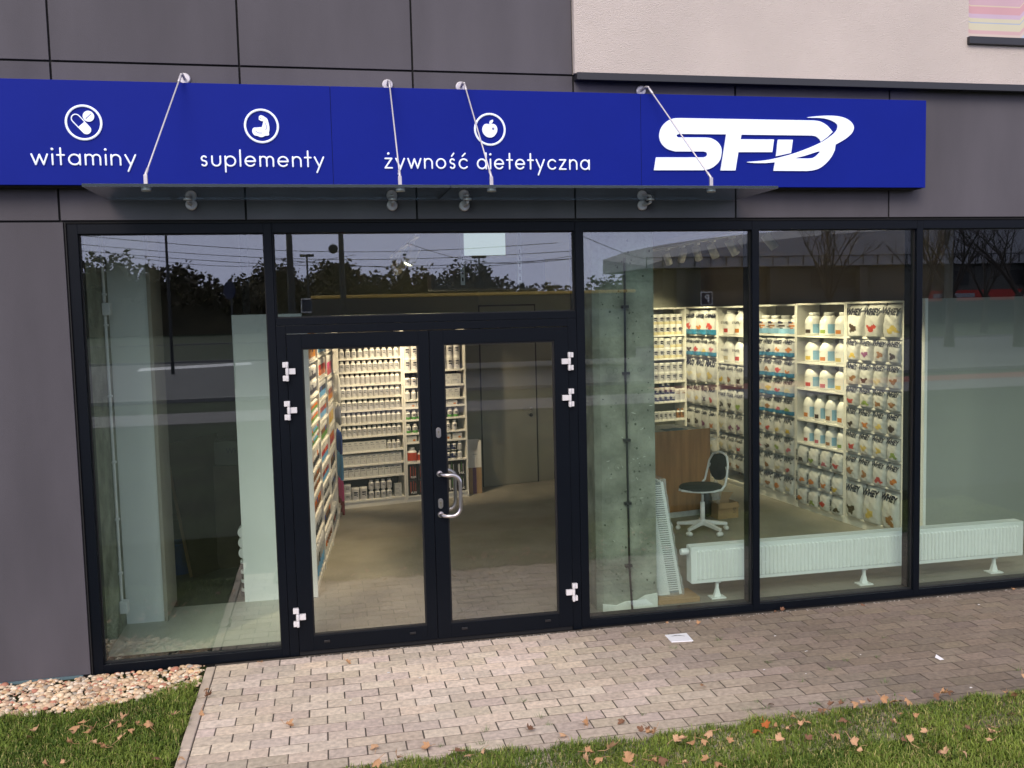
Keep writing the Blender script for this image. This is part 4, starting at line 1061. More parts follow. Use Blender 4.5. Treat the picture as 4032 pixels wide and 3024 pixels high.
gl = MB(); lbox(gl, -.0945, -.012, -.002, .011, .0, H_)
k = 0.03
while k < H_-.03: lbox(gl, -.011, .0773, -.001, .008, k, k+.008); k += .0175
lbox(gl, .066, .0885, -.003, .0, .0, H_); lbox(gl, -.018, -.0112, -.003, .0, .0, H_)
gl.build('grille', 'rad', lean)
wr = MB(); N = 26; vs = []
for i in range(N):
    z = -.02+(H_+.05)*i/(N-1)
    for (x, y) in ((-.118,-.012),(-.04,-.022),(.03,-.018),(.100,-.012),(.104,d*.5),(.1,d+.01),(-.115,d+.01),(-.122,d*.5)):
        j = rr_.uniform(-.008, .008); p = lp(x+j, y+rr_.uniform(-.006,.004), z); vs.append(p)
wr.add(vs, [(i*8+k, i*8+(k+1)%8, (i+1)*8+(k+1)%8, (i+1)*8+k) for i in range(N-1) for k in range(8)], 0, False)
wr.build('plastic_wrap', 'wrap', lean)
kn = MB().lathe([(.017,0),(.026,.012),(.024,.07),(.019,.075)], 16, lp(-.05, .04, H_+.015)); kn.build('valve_knob', 'white', lean)
cbp = MB().box(2.455, 2.80, .372, .62, .0, .04).hexa([(2.46,.372,.0405),(2.62,.372,.0405),(2.62,.40,.0405),(2.46,.40,.0405)],[(2.46,.372,.065),(2.62,.372,.05),(2.62,.40,.05),(2.46,.40,.065)])
tag(cbp.build('cardboard_sheet', 'carton', bevel=.004), 'flattened cardboard under the wrapped radiator at the pillar foot', 'cardboard')

# storage corner seen through the left window
BO = MB(); b0 = floor_pt(797, 2285); 
BO.hexa([(-1.20,2.16,0),(-.80,2.70,0),(-.80,2.725,0),(-1.20,2.185,0)], [(-1.385,2.26,1.20),(-1.02,2.85,1.20),(-1.02,2.875,1.20),(-1.385,2.285,1.20)])
tag(BO.build('leaning_board', 'dwood'), 'tall dark brown board leaning sideways in the storage corner', 'board')
BO = MB(); BO.hexa([(-1.235,2.20,0),(-.88,2.78,0),(-.88,2.80,0),(-1.235,2.22,0)], [(-1.40,2.30,1.05),(-1.07,2.89,1.05),(-1.07,2.91,1.05),(-1.40,2.32,1.05)])
tag(BO.build('leaning_board', 'carton'), 'lighter board leaning behind the tall dark board', 'board')
BK = thing('bucket', 'blue plastic bucket on the floor at the foot of the boards', 'bucket', (-1.345, 2.40, 0))
MB().lathe([(.085,0),(.088,.01),(.105,.27),(.112,.272),(.112,.29),(.100,.29),(.098,.26),(.08,.02)], 24).build('body', 'bucket', BK)
MB().tube([(.112*math.cos(a), .112*math.sin(a)*.3, .27-.10*math.sin(a)) for a in [PI*k/12 for k in range(13)]], .003, 6).build('handle', 'steel', BK)
CX = thing('storage_carton', 'tall dim carton marked with a black word in the storage corner', 'carton', (-.80, 2.55, 0))
MB().box(-.22, .16, -.12, .12, 0, .95).build('box', 'dwood', CX, bevel=.003)
MB().box(-.20, .15, -.15, .10, .955, 1.18).build('box_lid', flat('dimbag', (.06,.06,.055), .6), CX, bevel=.01)
put_text('WHEY', CX, (0, -.153, 1.09), .2, 'ink', bold=.01)
# white tubs stacked at the partition edge
tubg = 'white lidded tubs stacked behind the partition'
for i, (z, side) in enumerate([(.0,0),(.075,0),(.15,0),(.235,0),(.318,1),(.405,1),(.49,1)]):
    m = MB()
    if side: m.lathe([(.047,0),(.050,.01),(.050,.10),(.047,.11)], 20, (-.695, 1.49, z+.048), axis='y'); o = m.build('storage_tub', 'white')
    else: m.lathe([(.040,0),(.042,.045),(.046,.046),(.046,.066),(.044,.069)], 20, (-.690, 1.52, z), matf=lambda a, u: 1 if a < 1 else 0); o = m.build('storage_tub', ['white', 'black'])
    tag(o, ('round white tub lying end on behind the partition edge, %s from the floor' if side else 'dark tub with a white lid behind the partition edge, %s from the floor') % ordn(i), 'tub', tubg)

# lights: tracks, spots, ceiling clutter
MB().box(3.86, 4.20, 1.2, 6.0, 3.06, 3.29).build('air_duct', 'walld', B)
MB().box(1.9, 3.86, .25, 3.0, 3.20, 3.295).build('ceiling_board', 'osb', B)
def spot(px, py, pz, aim, label, power=60, rad=.045, ln=.17, size=56):
    t = thing('track_spotlight', label, 'spotlight', (px, py, pz), 0, 'white track spotlights')
    d = (Vector(aim)-Vector((px, py, pz-.12))).normalized(); c = Vector((0, 0, -.12)); e0, e1 = c-d*ln*.5, c+d*ln*.5
    MB().box(-.018, .018, -.05, .05, -.022, -.001).build('adapter', 'white', t)
    MB().tube([(0,0,-.02),(0,0,-.06),tuple(c-d*.03)], .006, 6).build('arm', 'white', t)
    q_ = d.to_track_quat('Z', 'Y')
    def cyl(prof, mat, name):
        m = MB().lathe(prof, 24); m.v = [tuple(q_ @ Vector(v)+c) for v in m.v]; return m.build(name, mat, t)
    cyl([(rad*.9,-ln*.5),(rad,-ln*.49),(rad,ln*.5),(rad-.004,ln*.5),(rad-.006,ln*.42)], flat('spot_white', (.62,.60,.56), .5), 'housing')
    cyl([(rad-.008, ln*.435),(rad-.008, ln*.44)], K['lens'], 'lens')
    if power:
        L = bpy.data.lights.new('spot', 'SPOT'); L.energy = power; L.spot_size = math.radians(size); L.spot_blend = .6; L.shadow_soft_size = .04; L.color = (1, .80, .52)
        lo = bpy.data.objects.new('lamp', L); C.objects.link(lo); lo.parent = t; lo.location = c+d*(ln*.5+.01); lo.rotation_euler = d.to_track_quat('-Z', 'Y').to_euler()
    return t
K['lens'] = pm('lens_glow', (1, .88, .65), .3, emit=7)
trk = MB().box(4.31, 4.345, 1.6, 5.9, 3.03, 3.055); tag(trk.build('ceiling_track', 'white'), 'white ceiling track carrying the spotlights over the right shelves', 'track')
SPY = [4.95, 4.45, 4.0, 3.55, 3.05, 2.72, 2.2]
AIM = [(5.0,5.5,1.62),(4.6,6.3,1.3),(5.06,4.7,1.62),(5.1,4.0,1.62),(5.2,3.2,1.62),(5.22,2.5,1.62),(5.3,1.9,1.62)]
names_ = ['far end over the gainer bags','far end, tilted sideways to the corner','middle of the track, hanging straight down','middle of the track, tilted right','nearer middle over the jug shelf','near the mullion with a glowing lens','near end over the bag shelf']
for y, a, nm in zip(SPY, AIM, names_): spot(4.327, y, 3.028, a, 'white spotlight at the '+nm, 98)
trk2 = MB().box(.80, .835, 1.6, 4.6, 2.93, 2.955); tag(trk2.build('ceiling_track', 'white'), 'white ceiling track above the entrance side shelves', 'track')
for i, (y, a, nm) in enumerate([(2.1,(-.1,2.2,1.0),'nearest the doors'),(2.25,(-.05,1.5,.9),'crossing its lit neighbour'),(3.1,(.03,3.2,1.0),'in the middle of the left track'),(3.6,(.25,5.0,1.3),'over the white bottle shelf'),(3.75,(.9,5.1,.9),'aimed at the pill bottles'),(4.1,(1.6,5.2,1.2),'deepest of the left track')]):
    spot(.817, y, 2.928, a, 'white entrance spotlight '+nm, 90)
# bracket rails, suspended white panel
for i, x in enumerate((1.127, 1.60)):
    m = MB().box(x-.016, x+.016, 1.19, 1.205, 2.51, 3.29)
    o = m.build('slotted_rail', flat('galv', (.55,.57,.60), .5, metal=.3), None); tag(o, ('left' if i == 0 else 'right')+' slotted metal rail hanging behind the transom window', 'rail', 'slotted rails')
    h = MB()
    for k in range(5): h.box(x-.006, x+.006, 1.1885, 1.1897, 2.54+k*.055, 2.57+k*.055)
    h.build('slot', 'black', o)
pn = MB().box(1.342, 1.745, 2.5, 2.53, 2.825, 3.05); tag(pn.build('lit_panel_box', flat('panelglow', (.75,.85,.85), .4, emit=.35)), 'pale backlit rectangular panel hung near the ceiling above the doors', 'panel')
cs_ = MB().box(1.03, 2.15, 2.56, 2.9, 2.50, 2.80); tag(cs_.build('air_conditioner', flat('acgrey', (.16,.17,.20), .5), bevel=.02), 'grey box unit hanging below the ceiling above the doors', 'air conditioner')
# two cardboard display boxes at the end of the bottle shelf
DB = thing('carton', 'brown carton with purple tape beside the white bottle shelves', 'carton', (1.725, 5.145, 0), math.atan2(.187,.982)*.3)
MB().box(0, .175, 0, .16, 0, .33).build('box', 'carton', DB, bevel=.002)
MB().box(.058, .105, -.0016, -.0003, .0, .332).build('tape', flat('purple', (.10,.03,.09), .5), DB)
DT = thing('display_box', 'white display tray with cut-out front standing on the taped carton', 'display box', (1.727, 5.147, .3305), math.atan2(.187,.982)*.3)
MB().box(0,.172,0,.155,0,.13).build('box', 'shelf', DT, bevel=.002)
m = MB(); m.add([(0,0,.1305),(.172,0,.1305),(.172,0,.34),(.140,0,.335),(.120,0,.215),(.04,0,.215),(.025,0,.335),(0,0,.34)], [(0,1,2,3,4,5,6,7)]); m.box(0,.003,.001,.15,.131,.34).box(.169,.172,.001,.15,.131,.34).box(.004,.168,.15,.153,.131,.34)
m.build('tray', 'shelf', DT); put_text('WHEY', DT, (.092,-.003,.17), .06, 'inkgrey', bold=.01)

# ================================================================ SHELVING
def shelf_unit(name, label, o, u, L, boards, top, depth=.30, plinth=True, endp=.015, cat='shelf unit', back='shelfback'):
    """o = plan point of the left front corner, u = direction to the right, boards = heights of the board tops"""
    ang = math.atan2(u[1], u[0])
    t = thing(name, label, cat, (o[0], o[1], 0), ang, 'white shelf units')
    T = .020
    for x0 in (0, L-T): MB().box(x0, x0+T, 0, depth, 0, top).build('side_panel', 'shelf', t, bevel=.001)
    MB().box(T+.0005, L-T-.0005, .001, depth-.01, top-T, top-.0005).build('top_board', 'shelf', t)
    MB().box(T, L-T, depth-.009, depth-.001, 0, top-T-.001).build('back_panel', back, t)
    if plinth: MB().box(T+.0005, L-T-.0005, .012, .03, 0, boards[-1]-T-.0005).build('plinth', 'shelf', t)
    for z in boards: MB().box(T+.0005, L-T-.0005, .002, depth-.0095, z-T, z).build('shelf_board', 'shelf', t)
    return t
def frame_of(o, u):
    v = (-u[1], u[0]); a = math.atan2(u[1], u[0])
    return (lambda x, d, z: (o[0]+u[0]*x+v[0]*d, o[1]+u[1]*x+v[1]*d, z)), a
def norm2(a): n = math.hypot(*a); return (a[0]/n, a[1]/n)

# ---- product prototypes (front faces -y in local axes)
K['plw'] = pm('bottle_white', (.76,.75,.72), .35)
K['lbl'] = pm('label_offwhite', (.52,.515,.52), .55, var=.06, vs=60)
K['lblg'] = pm('label_grey', (.42,.42,.43), .55)
K['navy'] = pm('navy_plastic', (.018,.025,.09), .35)
K['boxw'] = pm('box_silver', (.55,.55,.53), .5, var=.05, vs=30)
FR = lambda u, w: abs(((u-.75+.5) % 1)-.5) < w      # faces near the front (-y) of a lathe
def bottle(h, r, cap='plw', lab='lbl', mark='inkgrey', band=None, seg=18, wide=False):
    ch = h*.17; cr = r*(.62 if not wide else .9)
    prof = [(r*.92,0),(r,h*.03),(r,h*.10),(r,h*.30),(r,h*.36),(r,h*.40),(r,h*.50),(r,h*.56),(r,h*.66),(r*.93,h*.72),(r*.72,h*.79),(cr*.95,h*.815),(cr,h*.82),(cr,h*.985),(cr*.92,h)]
    if wide: prof = [(r*.97,0),(r,h*.03),(r,h*.10),(r,h*.30),(r,h*.36),(r,h*.40),(r,h*.50),(r,h*.56),(r,h*.70),(r*.99,h*.72),(r*.99,h*.74),(r*.99,h*.77),(r*1.03,h*.78),(r*1.03,h*.985),(r*.98,h)]
    def mf(i, u):
        if i >= 11: return 1
        if i in (5,) and FR(u, .11): return 3
        if i == 7 and FR(u, .10): return 3
        if band and i in (1, 2): return 4
        if i == 3 and FR(u-.05, .05): return 3
        if 2 <= i <= 7: return 2
        return 0
    m = MB().lathe(prof, seg, matf=mf)
    return m, ['plw', cap, lab, mark, band or lab]
def boxp(w, d, h, mat='boxw', mark='inkgrey', side=None):
    m = MB(); m.box(-w/2, w/2, 0, d, 0, h, 0)
    f = -.0006
    m.add([(-w*.40,f,h*.78),(w*.10,f,h*.78),(w*.10,f,h*.86),(-w*.40,f,h*.86)], [(0,1,2,3)], 1)
    m.add([(-w*.40,f,h*.60),(w*.30,f,h*.60),(w*.30,f,h*.64),(-w*.40,f,h*.64)], [(0,1,2,3)], 1)
    n = 6; m.add([(w*.22+math.cos(2*PI*k/n)*w*.16, f, h*.30+math.sin(2*PI*k/n)*min(w,h)*.17*(1+.3*(k%2))) for k in range(n)], [tuple(range(n))], 2)
    return m, [mat, mark, side or 'lblg']
def proto(name, mb_mats, bevel=0):
    mb, mats = mb_mats; o = mb.build(name, mats); me = o.data; bpy.data.objects.remove(o); return me
def put(me, name, loc, ang, label, cat, group, scale=1):
    o = bpy.data.objects.new(name, me); C.objects.link(o); o.location = loc; o.rotation_euler = (0, 0, ang)
    if scale != 1: o.scale = (scale,)*3 if not isinstance(scale, tuple) else scale
    tag(o, label, cat, group); return o
def bag_mesh(w, h, d, blob, band, seed, foil='foil'):
    r = random.Random(seed); nx, nz = 20, 28; m = MB(); vs = []
    skew = r.uniform(-.05,.05)
    def pt(i, j, side):
        s = i/nx*2-1; t = j/nz
        ww = w/2*(1-.05*max(0, t-.8)/.2-.03*(1-abs(2*t-1)))*(1+.015*math.sin(t*9+seed))
        dep = d*(1-t**6)*.9+.006
        bul = (1-abs(s)**6)*dep*(.80+.2*math.sin(PI*min(1, t*1.15+.12)))
        wr_ = .0035*math.sin(s*7+t*11+seed)*math.sin(t*15+seed*2)
        y = d*.5+(-bul-wr_ if side == 0 else bul*.8); 
        return (s*ww+skew*t*w, y, t*h+.004*math.sin(s*3+seed)*t)
    for side in (0, 1):
        for j in range(nz+1):
            for i in range(nx+1): vs.append(pt(i, j, side))
    fs = []; ms = []; N1 = (nx+1)*(nz+1)
    bx, bz = r.uniform(-.15,.25), r.uniform(.20,.30)
    for j in range(nz):
        for i in range(nx):
            a = j*(nx+1)+i; s = (i+.5)/nx*2-1; t = (j+.5)/nz
            mi = 0
            if band and t < .20: mi = 2
            elif ((s-bx)/.46)**2+((t-bz-.06*(1 if band else 0))/.12)**2 < 1+.8*math.sin(s*7+seed)*math.cos(t*23+seed): mi = 1
            fs.append((a, a+1, a+nx+2, a+nx+1)); ms.append(mi)
            b = N1+a; fs.append((b, b+nx+1, b+nx+2, b+1)); ms.append(0)
    for j in range(nz):
        for i in (0, nx):
            a = j*(nx+1)+i; b = N1+a; fs.append((a, a+nx+1, b+nx+1, b) if i == 0 else (a, b, b+nx+1, a+nx+1)); ms.append(2 if band and (j+.5)/nz < .2 else 0)
    for i in range(nx):
        a = i; b = N1+a; fs.append((a, b, b+1, a+1)); ms.append(0)
        a = nz*(nx+1)+i; b = N1+a; fs.append((a, a+1, b+1, b)); ms.append(3)
    m.add(vs, fs, ms, True)
    me = m.build('bag', [foil, blob, band or foil, 'inkgrey']); me_ = me.data; bpy.data.objects.remove(me)
    return me_
K['foil'] = pm('white_foil', (.50,.495,.48), .45, bump=.25, bs=14)
BL = {'cocoa':(.045,.025,.018),'berry':(.45,.05,.04),'vanilla':(.55,.42,.12),'orange':(.50,.17,.03),'lime':(.22,.30,.06),'purple':(.20,.05,.14),'biscuit':(.28,.13,.05),'cream':(.55,.48,.30),'yellow':(.60,.42,.04),'pink':(.50,.12,.16)}
for k, c in BL.items(): K['bl_'+k] = pm('print_'+k, c, .5)
K['bandblue'] = pm('print_blue', (.03,.19,.33), .45, var=.35, vs=25)
def put_bag(fr, a, x, z, w, h, word_, colour, band, label, group, seed, d=.07, vert=False, hs=None):
    me = bag_mesh(w, h*1.07, d, 'bl_'+colour, band, seed)
    p = fr(x, .008, z+.0005); r = random.Random(seed)
    o = bpy.data.objects.new('product_bag', me); C.objects.link(o); o.location = p; o.rotation_euler = (0, 0, a+r.uniform(-.07,.07))
    tag(o, label, 'product bag', group)
    th = .0
    if vert: put_text(word_, o, (-w*.30, d*.5-d*.93-.004, h*.45), h*.66, 'ink', rx=-th*.8, ry=-PI/2, bold=.045, hscale=h*1.0)
    else:
        # stand just clear of the bulging front
        h = h*1.07; t = .76; dep = d*(1-t**6)*.9+.006; y = d*.5-dep*(.80+.2*math.sin(PI*min(1, t*1.15+.12)))-.0075
        put_text(word_, o, (0, y-.003, h*t), w*.88, 'ink', rx=-math.atan2(d*.75, h), ry=r.uniform(-.05,.08), shear=.22, bold=.03 if len(word_) < 4 else .042, hscale=w*.88*(1.15 if hs is None else hs))
        put_text('protein', o, (w*.10, y-.006, h*(t-.115)), w*.40, 'inkgrey', rx=-math.atan2(d*.75, h), shear=.2) if word_ in ('WHEY','ISOLATE') else None
    return o
def shelfpos(i, n): return ordn(i)+' from left'

# ---------------- back wall, pill bottles
ub = norm2((1.531, .292)); ob = (.150, 4.711)
Z1 = [1.776,1.619,1.466,1.314,1.161,1.005,.850,.672,.512,.361,.086]
shelf_unit('shelf_unit', 'tall white shelf unit full of white pill bottles facing the left door', ob, ub, .786, [1.955]+Z1, 2.285, back='shelfshade')
f1_, a1 = frame_of(ob, ub)
BT = {}
def bt(key, *a, **k):
    if key not in BT: BT[key] = proto(key[0] if isinstance(key, tuple) else key, bottle(*a, **k))
    return BT[key]
grp = 'white bottles on the tall bottle shelves'
rows = [(10,'dark lettering band','inkgrey'),(11,'small dark picture label','inkgrey'),(12,'plain pale label','lblg'),(11,'pale label and grey mark','inkgrey'),(11,'pale label with pinkish line','inkgrey'),(12,'short pale label','lblg'),(12,'thin dark line label','inkgrey')]
for ri, (n, ds, mk) in enumerate(rows):
    z = Z1[ri]+.0005
    for i in range(n):
        hh = .126 if not (ri == 0 and i < 4) else .110
        if ri in (3,4) and i < 5: hh = .126
        if ri in (3,4) and i >= 5: hh = .118
        if ri in (5,6): hh = .120
        if ri == 1: hh = .122
        r = .726/n*.5*.96
        if ri == 0: r = .032 if i >= 4 else .030
        me = bt(('bottle', ri, round(hh,3), round(r,3)), hh, min(r,.0345), mark=mk)
        x = .030+.726*(i+.5)/n
        put(me, 'pill_bottle', f1_(x, .038, z), a1+random.uniform(-.15,.15), f"white pill bottle, {ds}, {ordn(i)} from left in {ordn(ri)} row", 'bottle', grp)
gb = 'pale boxes on the tall bottle shelves'
me = proto('box', boxp(.066, .05, .112)); me2 = proto('box', boxp(.068,.05,.118)); me3 = proto('box', boxp(.068,.05,.122, mark='ink'))
for i in range(8): put(me, 'product_box', f1_(.062+i*.0665, .02, Z1[7]+.0005), a1+random.uniform(-.03,.03), f"pale grey box beside three bottles in eighth row, {ordn(i)} from left", 'box', gb)
for i in range(3): put(bt(('b8',), .106, .026, mark='inkgrey'), 'pill_bottle', f1_(.600+i*.056, .035, Z1[7]+.0005), a1, f"white pill bottle right of the boxes in eighth row, {ordn(i)} from left", 'bottle', grp)
for i in range(10):
    put(me2, 'product_box', f1_(.056+i*.0725, .02, Z1[8]+.0005), a1+random.uniform(-.04,.04), f"pale box with a grey flower picture, ninth row, {ordn(i)} from left", 'box', gb)
    put(me3, 'product_box', f1_(.056+i*.0725, .02, Z1[9]+.0005), a1+random.uniform(-.04,.04), f"pale box with a black bar mark, tenth row, {ordn(i)} from left", 'box', gb)
z = Z1[10]+.0005; tb = proto('tub', bottle(.098, .044, mark='inkgrey', wide=True)); tb2 = proto('tub', bottle(.150, .046, mark='ink', wide=True)); sb_ = proto('pb', bottle(.112,.031,mark='inkgrey'))
put(tb, 'product_tub', f1_(.075,.055,z), a1, 'squat white tub at the lower left corner of the bottle shelves', 'tub', None); put(tb, 'product_tub', f1_(.075,.055,z+.099), a1, 'squat white tub stacked on its twin at the lower left corner', 'tub', None)
put(tb2, 'product_tub', f1_(.170,.055,z), a1, 'tall white tub right of the two squat tubs, bottom row', 'tub', None); put(tb2, 'product_tub', f1_(.268,.055,z), a1, 'tall white tub left of the stacked bottles, bottom row', 'tub', None)
for i in range(4):
    for k in range(2): put(sb_, 'pill_bottle', f1_(.362+i*.074, .042, z+.113*k), a1, f"{'lower' if k == 0 else 'upper'} white bottle of the {ordn(i)} stacked pair, bottom row", 'bottle', grp)
sbx = proto('box', boxp(.085,.06,.052))
for k in range(3): put(sbx, 'product_box', f1_(.690,.02,z+.053*k), a1, f"pale flat box {['at the bottom','in the middle','on top'][k]} of the stack, bottom row right end", 'box', gb)

# ---------------- back wall, mixed shelf behind the door stile
o2 = f1_(.790, 0, 0)[:2]
Z2 = [1.594,1.410,1.246,1.155,1.006,.841,.730,.486,.076]
shelf_unit('shelf_unit', 'white shelf unit of mixed tubs and boxes behind the meeting door leaves', o2, ub, .797, [1.955]+Z2, 2.285, back='shelfshade')
f2_, a2 = frame_of(o2, ub); g2 = 'goods on the mixed shelf unit'
def row2(items, zi, desc):
    for i, (me, x, dz, nm, cat) in enumerate(items):
        put(me, nm, f2_(x, .035 if nm != 'product_box' else .015, Z2[zi]+.0005+dz), a2, f"{desc}, {ordn(i)} from left", cat, g2)
ct = proto('tub', bottle(.158,.041, mark='ink', wide=True))
ct.materials[4] = K['lbl']
it = []
for i in range(8):
    for k in range(2): it.append((ct, .065+i*.090, .159*k, 'product_tub', 'tub'))
for i, (me_, x, dz, nm, cat) in enumerate(it):
    o = put(me_, nm, f2_(x, .045, Z2[0]+.0005+dz), a2, f"{'lower' if i%2 == 0 else 'upper'} white collagen tub of the {ordn(i//2)} pair, top mixed shelf", cat, g2)
    put_text('COLLAGEN', o, (0,-.0425,.095), .058, 'inkgrey', bold=.01)
mct = proto('bt', bottle(.128,.034, cap='black', mark='ink')); 
wb2 = proto('box', boxp(.125,.05,.062)); wb3 = proto('box', boxp(.070,.05,.112)); wb4 = proto('box', boxp(.125,.05,.056, side='bl_orange')); gbn = proto('bt', bottle(.108,.031, band='grn', mark='ink')) if 'grn' in K else None
K['grn'] = pm('print_green', (.10,.33,.07), .5); gbn = proto('bt', bottle(.108,.031, band='grn', mark='ink'))
for i in range(5):
    o = put(mct, 'pill_bottle', f2_(.06+i*.078, .04, Z2[1]+.0005), a2, f"white bottle with black cap and black letters, {ordn(i)} from left", 'bottle', g2); put_text('MCT', o, (0,-.0355,.058), .034, 'ink', bold=.02)
for i in range(2):
    for k in range(2): put(wb2, 'product_box', f2_(.545+i*.130, .015, Z2[1]+.0005+.063*k), a2, f"{'lower' if k == 0 else 'upper'} wide pale box of the {ordn(i)} stack, second mixed shelf", 'box', g2)
row2([(gbn if i < 0 else bt(('b26',), .118,.031, mark='lblg'), .055+i*.077, 0, 'pill_bottle', 'bottle') for i in range(5)], 2, 'white bottle on the third mixed shelf')
row2([(wb3, .535+i*.073, 0, 'product_box', 'box') for i in range(3)], 2, 'upright pale box on the third mixed shelf')
row2([(wb4, .09+i*.132, 0, 'product_box', 'box') for i in range(5)], 3, 'wide flat box on the fourth mixed shelf')
row2([(gbn, .052+i*.0765, 0, 'pill_bottle', 'bottle') for i in range(9)], 4, 'green banded bottle on the fifth mixed shelf')
row2([(gbn if i < 4 else bt(('b27',), .118,.032, mark='ink'), .052+i*.084, 0, 'pill_bottle', 'bottle') for i in range(8)], 5, 'bottle with dark letters on the sixth mixed shelf')
row2([(proto('box', boxp(.118,.05,.075, side='bl_orange')), .09+i*.145, 0, 'product_box', 'box') for i in range(5)], 6, 'beige wide box on the seventh mixed shelf')
K['redlab'] = pm('label_red', (.50,.06,.02), .5)
rj = proto('jar', bottle(.175,.060, lab='redlab', mark='redlab', wide=False)); rj2 = proto('jar', bottle(.130,.052, lab='redlab', mark='redlab'))
put(rj, 'product_jar', f2_(.095,.065,Z2[7]+.0005), a2, 'large white jar with red label on the eighth mixed shelf', 'jar', None)
put(rj2, 'product_jar', f2_(.215,.06,Z2[7]+.0005), a2, 'smaller white jar with red label right of the large one', 'jar', None)
db_ = proto('db', bottle(.105,.033, cap='black', lab='navy', mark='lbl')); 
for i in range(4):
    for k in range(2):
        me_ = db_ if i < 3 else bt(('b29',), .105,.030, mark='lblg')
        put(me_, 'pill_bottle', f2_(.47+i*.078, .04, Z2[7]+.0005+.106*k), a2, f"{'lower' if k == 0 else 'upper'} {'dark' if i < 3 else 'white'} bottle of {ordn(i)} pair, eighth mixed shelf", 'bottle', g2)
K['dkfoil'] = pm('dark_foil', (.022,.014,.014), .35, bump=.3, bs=20)
fx_ = proto('bagd', (lambda m: (m, ['dkfoil','redlab','lbl']))(MB().box(-.055,.055,0,.06,0,.185).box(-.03,-.022,-.001,-.0002,.03,.17,1).box(.005,.010,-.001,-.0002,.05,.175,1).box(.03,.036,-.001,-.0002,.03,.15,1)))
fp_ = proto('bagd', (lambda m: (m, ['dkfoil','grn','lbl']))(MB().box(-.055,.055,0,.06,0,.185).box(-.035,-.012,-.001,-.0002,.05,.15,2).box(.005,.010,-.001,-.0002,.05,.175,1).box(.026,.032,-.001,-.0002,.03,.15,2)))
for i in range(6):
    for k in range(2):
        w_ = 'FLEX' if i < 3 else 'PAK'
        o = put(fx_ if i < 3 else fp_, 'product_pack', f2_(.085+i*.124, .02, Z2[8]+.0005+.19*k), a2, f"{'lower' if k == 0 else 'upper'} black {'red' if i < 3 else 'green'} striped pack of {ordn(i)} pair, bottom mixed shelf", 'pack', g2)
        put_text(w_, o, (.012,-.002,.035), .07, 'inkwhite', bold=.02)

# ---------------- back wall right end: creatine tubs behind the pillar
oc = (4.93-.982*.80, 5.83-.187*.80); Zc = [1.905,1.585,1.265,.985,.735,.45,.09]
shelf_unit('shelf_unit', 'white shelf unit of stacked white tubs in the far corner beside the pillar', oc, ub, .80, Zc, 2.28)
fc, ac = frame_of(oc, ub); gc = 'tubs in the far corner unit'
K['yel'] = pm('print_yellow', (.62,.55,.34), .5)
c1 = proto('tub', bottle(.142,.046, mark='ink', wide=True, band='yel')); c2 = proto('tub', bottle(.128,.046, mark='ink', wide=True)); c3 = proto('tub', bottle(.095,.040, lab='navy', mark='lbl', wide=True)); 
for ri, (me_, hh) in enumerate([(c1,.143),(c1,.143),(c2,.129)]):
    for i in range(5):
        for k in range(2):
            if ri == 1 and i == 2 and k == 1: me_u, dz = c2, hh
            else: me_u, dz = me_, hh*k
            o = put(me_u, 'product_tub', fc(.79-.055-.098*(4-i)-.02, .055, Zc[ri]+.0005+dz), ac, f"{'lower' if k == 0 else 'upper'} white tub, {ordn(i)} pair, {ordn(ri)} shelf of the corner unit", 'tub', gc)
            put_text('CREATINE', o, (0,-.0475,.082), .070, 'ink', bold=.02)
for i in range(4):
    for k in range(3 if i in (1,2) else 2):
        put(c3, 'product_tub', fc(.345+i*.083, .05, Zc[3]+.0005+.096*k), ac, f"dark blue white lidded tub, column {ordn(i)} level {ordn(k)}, corner unit", 'tub', gc)
for i in range(2):
    o = put(proto('tub', bottle(.168,.043, mark='lbl', wide=True)), 'product_tub', fc(.665+i*.088, .05, Zc[3]+.0005), ac, f"tall white {'left' if i == 0 else 'right'} tub beside the dark blue tubs", 'tub', gc); put_text('FAME', o, (0,-.0445,.11), .06, 'bl_biscuit', bold=.02)
for i in range(5): put(bt(('c5',), .115,.034, mark='ink', wide=i<1), 'pill_bottle', fc(.32+i*.072, .04, Zc[4]+.0005), ac, f"white bottle on the fifth corner shelf, {ordn(i)} from left", 'bottle', gc)
for i in range(2): put(proto('brn', bottle(.14,.028, cap='bl_biscuit', lab='bl_biscuit', mark='bl_cocoa')), 'pill_bottle', fc(.685+i*.062, .04, Zc[4]+.0005), ac, f"{'left' if i == 0 else 'right'} brown bottle on the fifth corner shelf", 'bottle', gc)

# ---------------- right wall
ur = norm2((5.34-4.958, 1.533-5.922)); orr = (4.958, 5.922)
def runit(s0, L, boards, label, top):
    o = (orr[0]+ur[0]*s0, orr[1]+ur[1]*s0); t = shelf_unit('shelf_unit', label, o, ur, L, boards, top)
    f, a = frame_of(o, ur); return f, a
rt = 2.282
seedc = [100]
def bags(f, a, L, z, n, w, h, word_, cols, band, desc, grp, start=0, **kw):
    for i in range(n):
        seedc[0] += 1; x = .02+(L-.04)*(i+.5)/n; w_ = min(w*1.03, (L-.04)/n*1.0)
        put_bag(f, a, x, z, w_, h, word_, cols[i % len(cols)], band, f"{desc}, {ordn(i)} from left", grp, seedc[0], **kw)
fA, aA = runit(0, .890, [1.906,1.624,1.272,.970,.647,.36,.07], 'white shelf unit of heavy powder bags in the far right corner', rt)
gA = 'bags in the far right unit'
bags(fA, aA, .89, 1.9065, 3, .275, .31, 'GAINER', ['berry','orange','berry'], 'bandblue', 'large white gainer bag with blue base, top shelf', gA, d=.10)
bags(fA, aA, .89, 1.6245, 4, .205, .235, 'GAINER', ['cocoa','berry','vanilla','pink'], 'bandblue', 'small white gainer bag with blue base, second shelf', gA, d=.09)
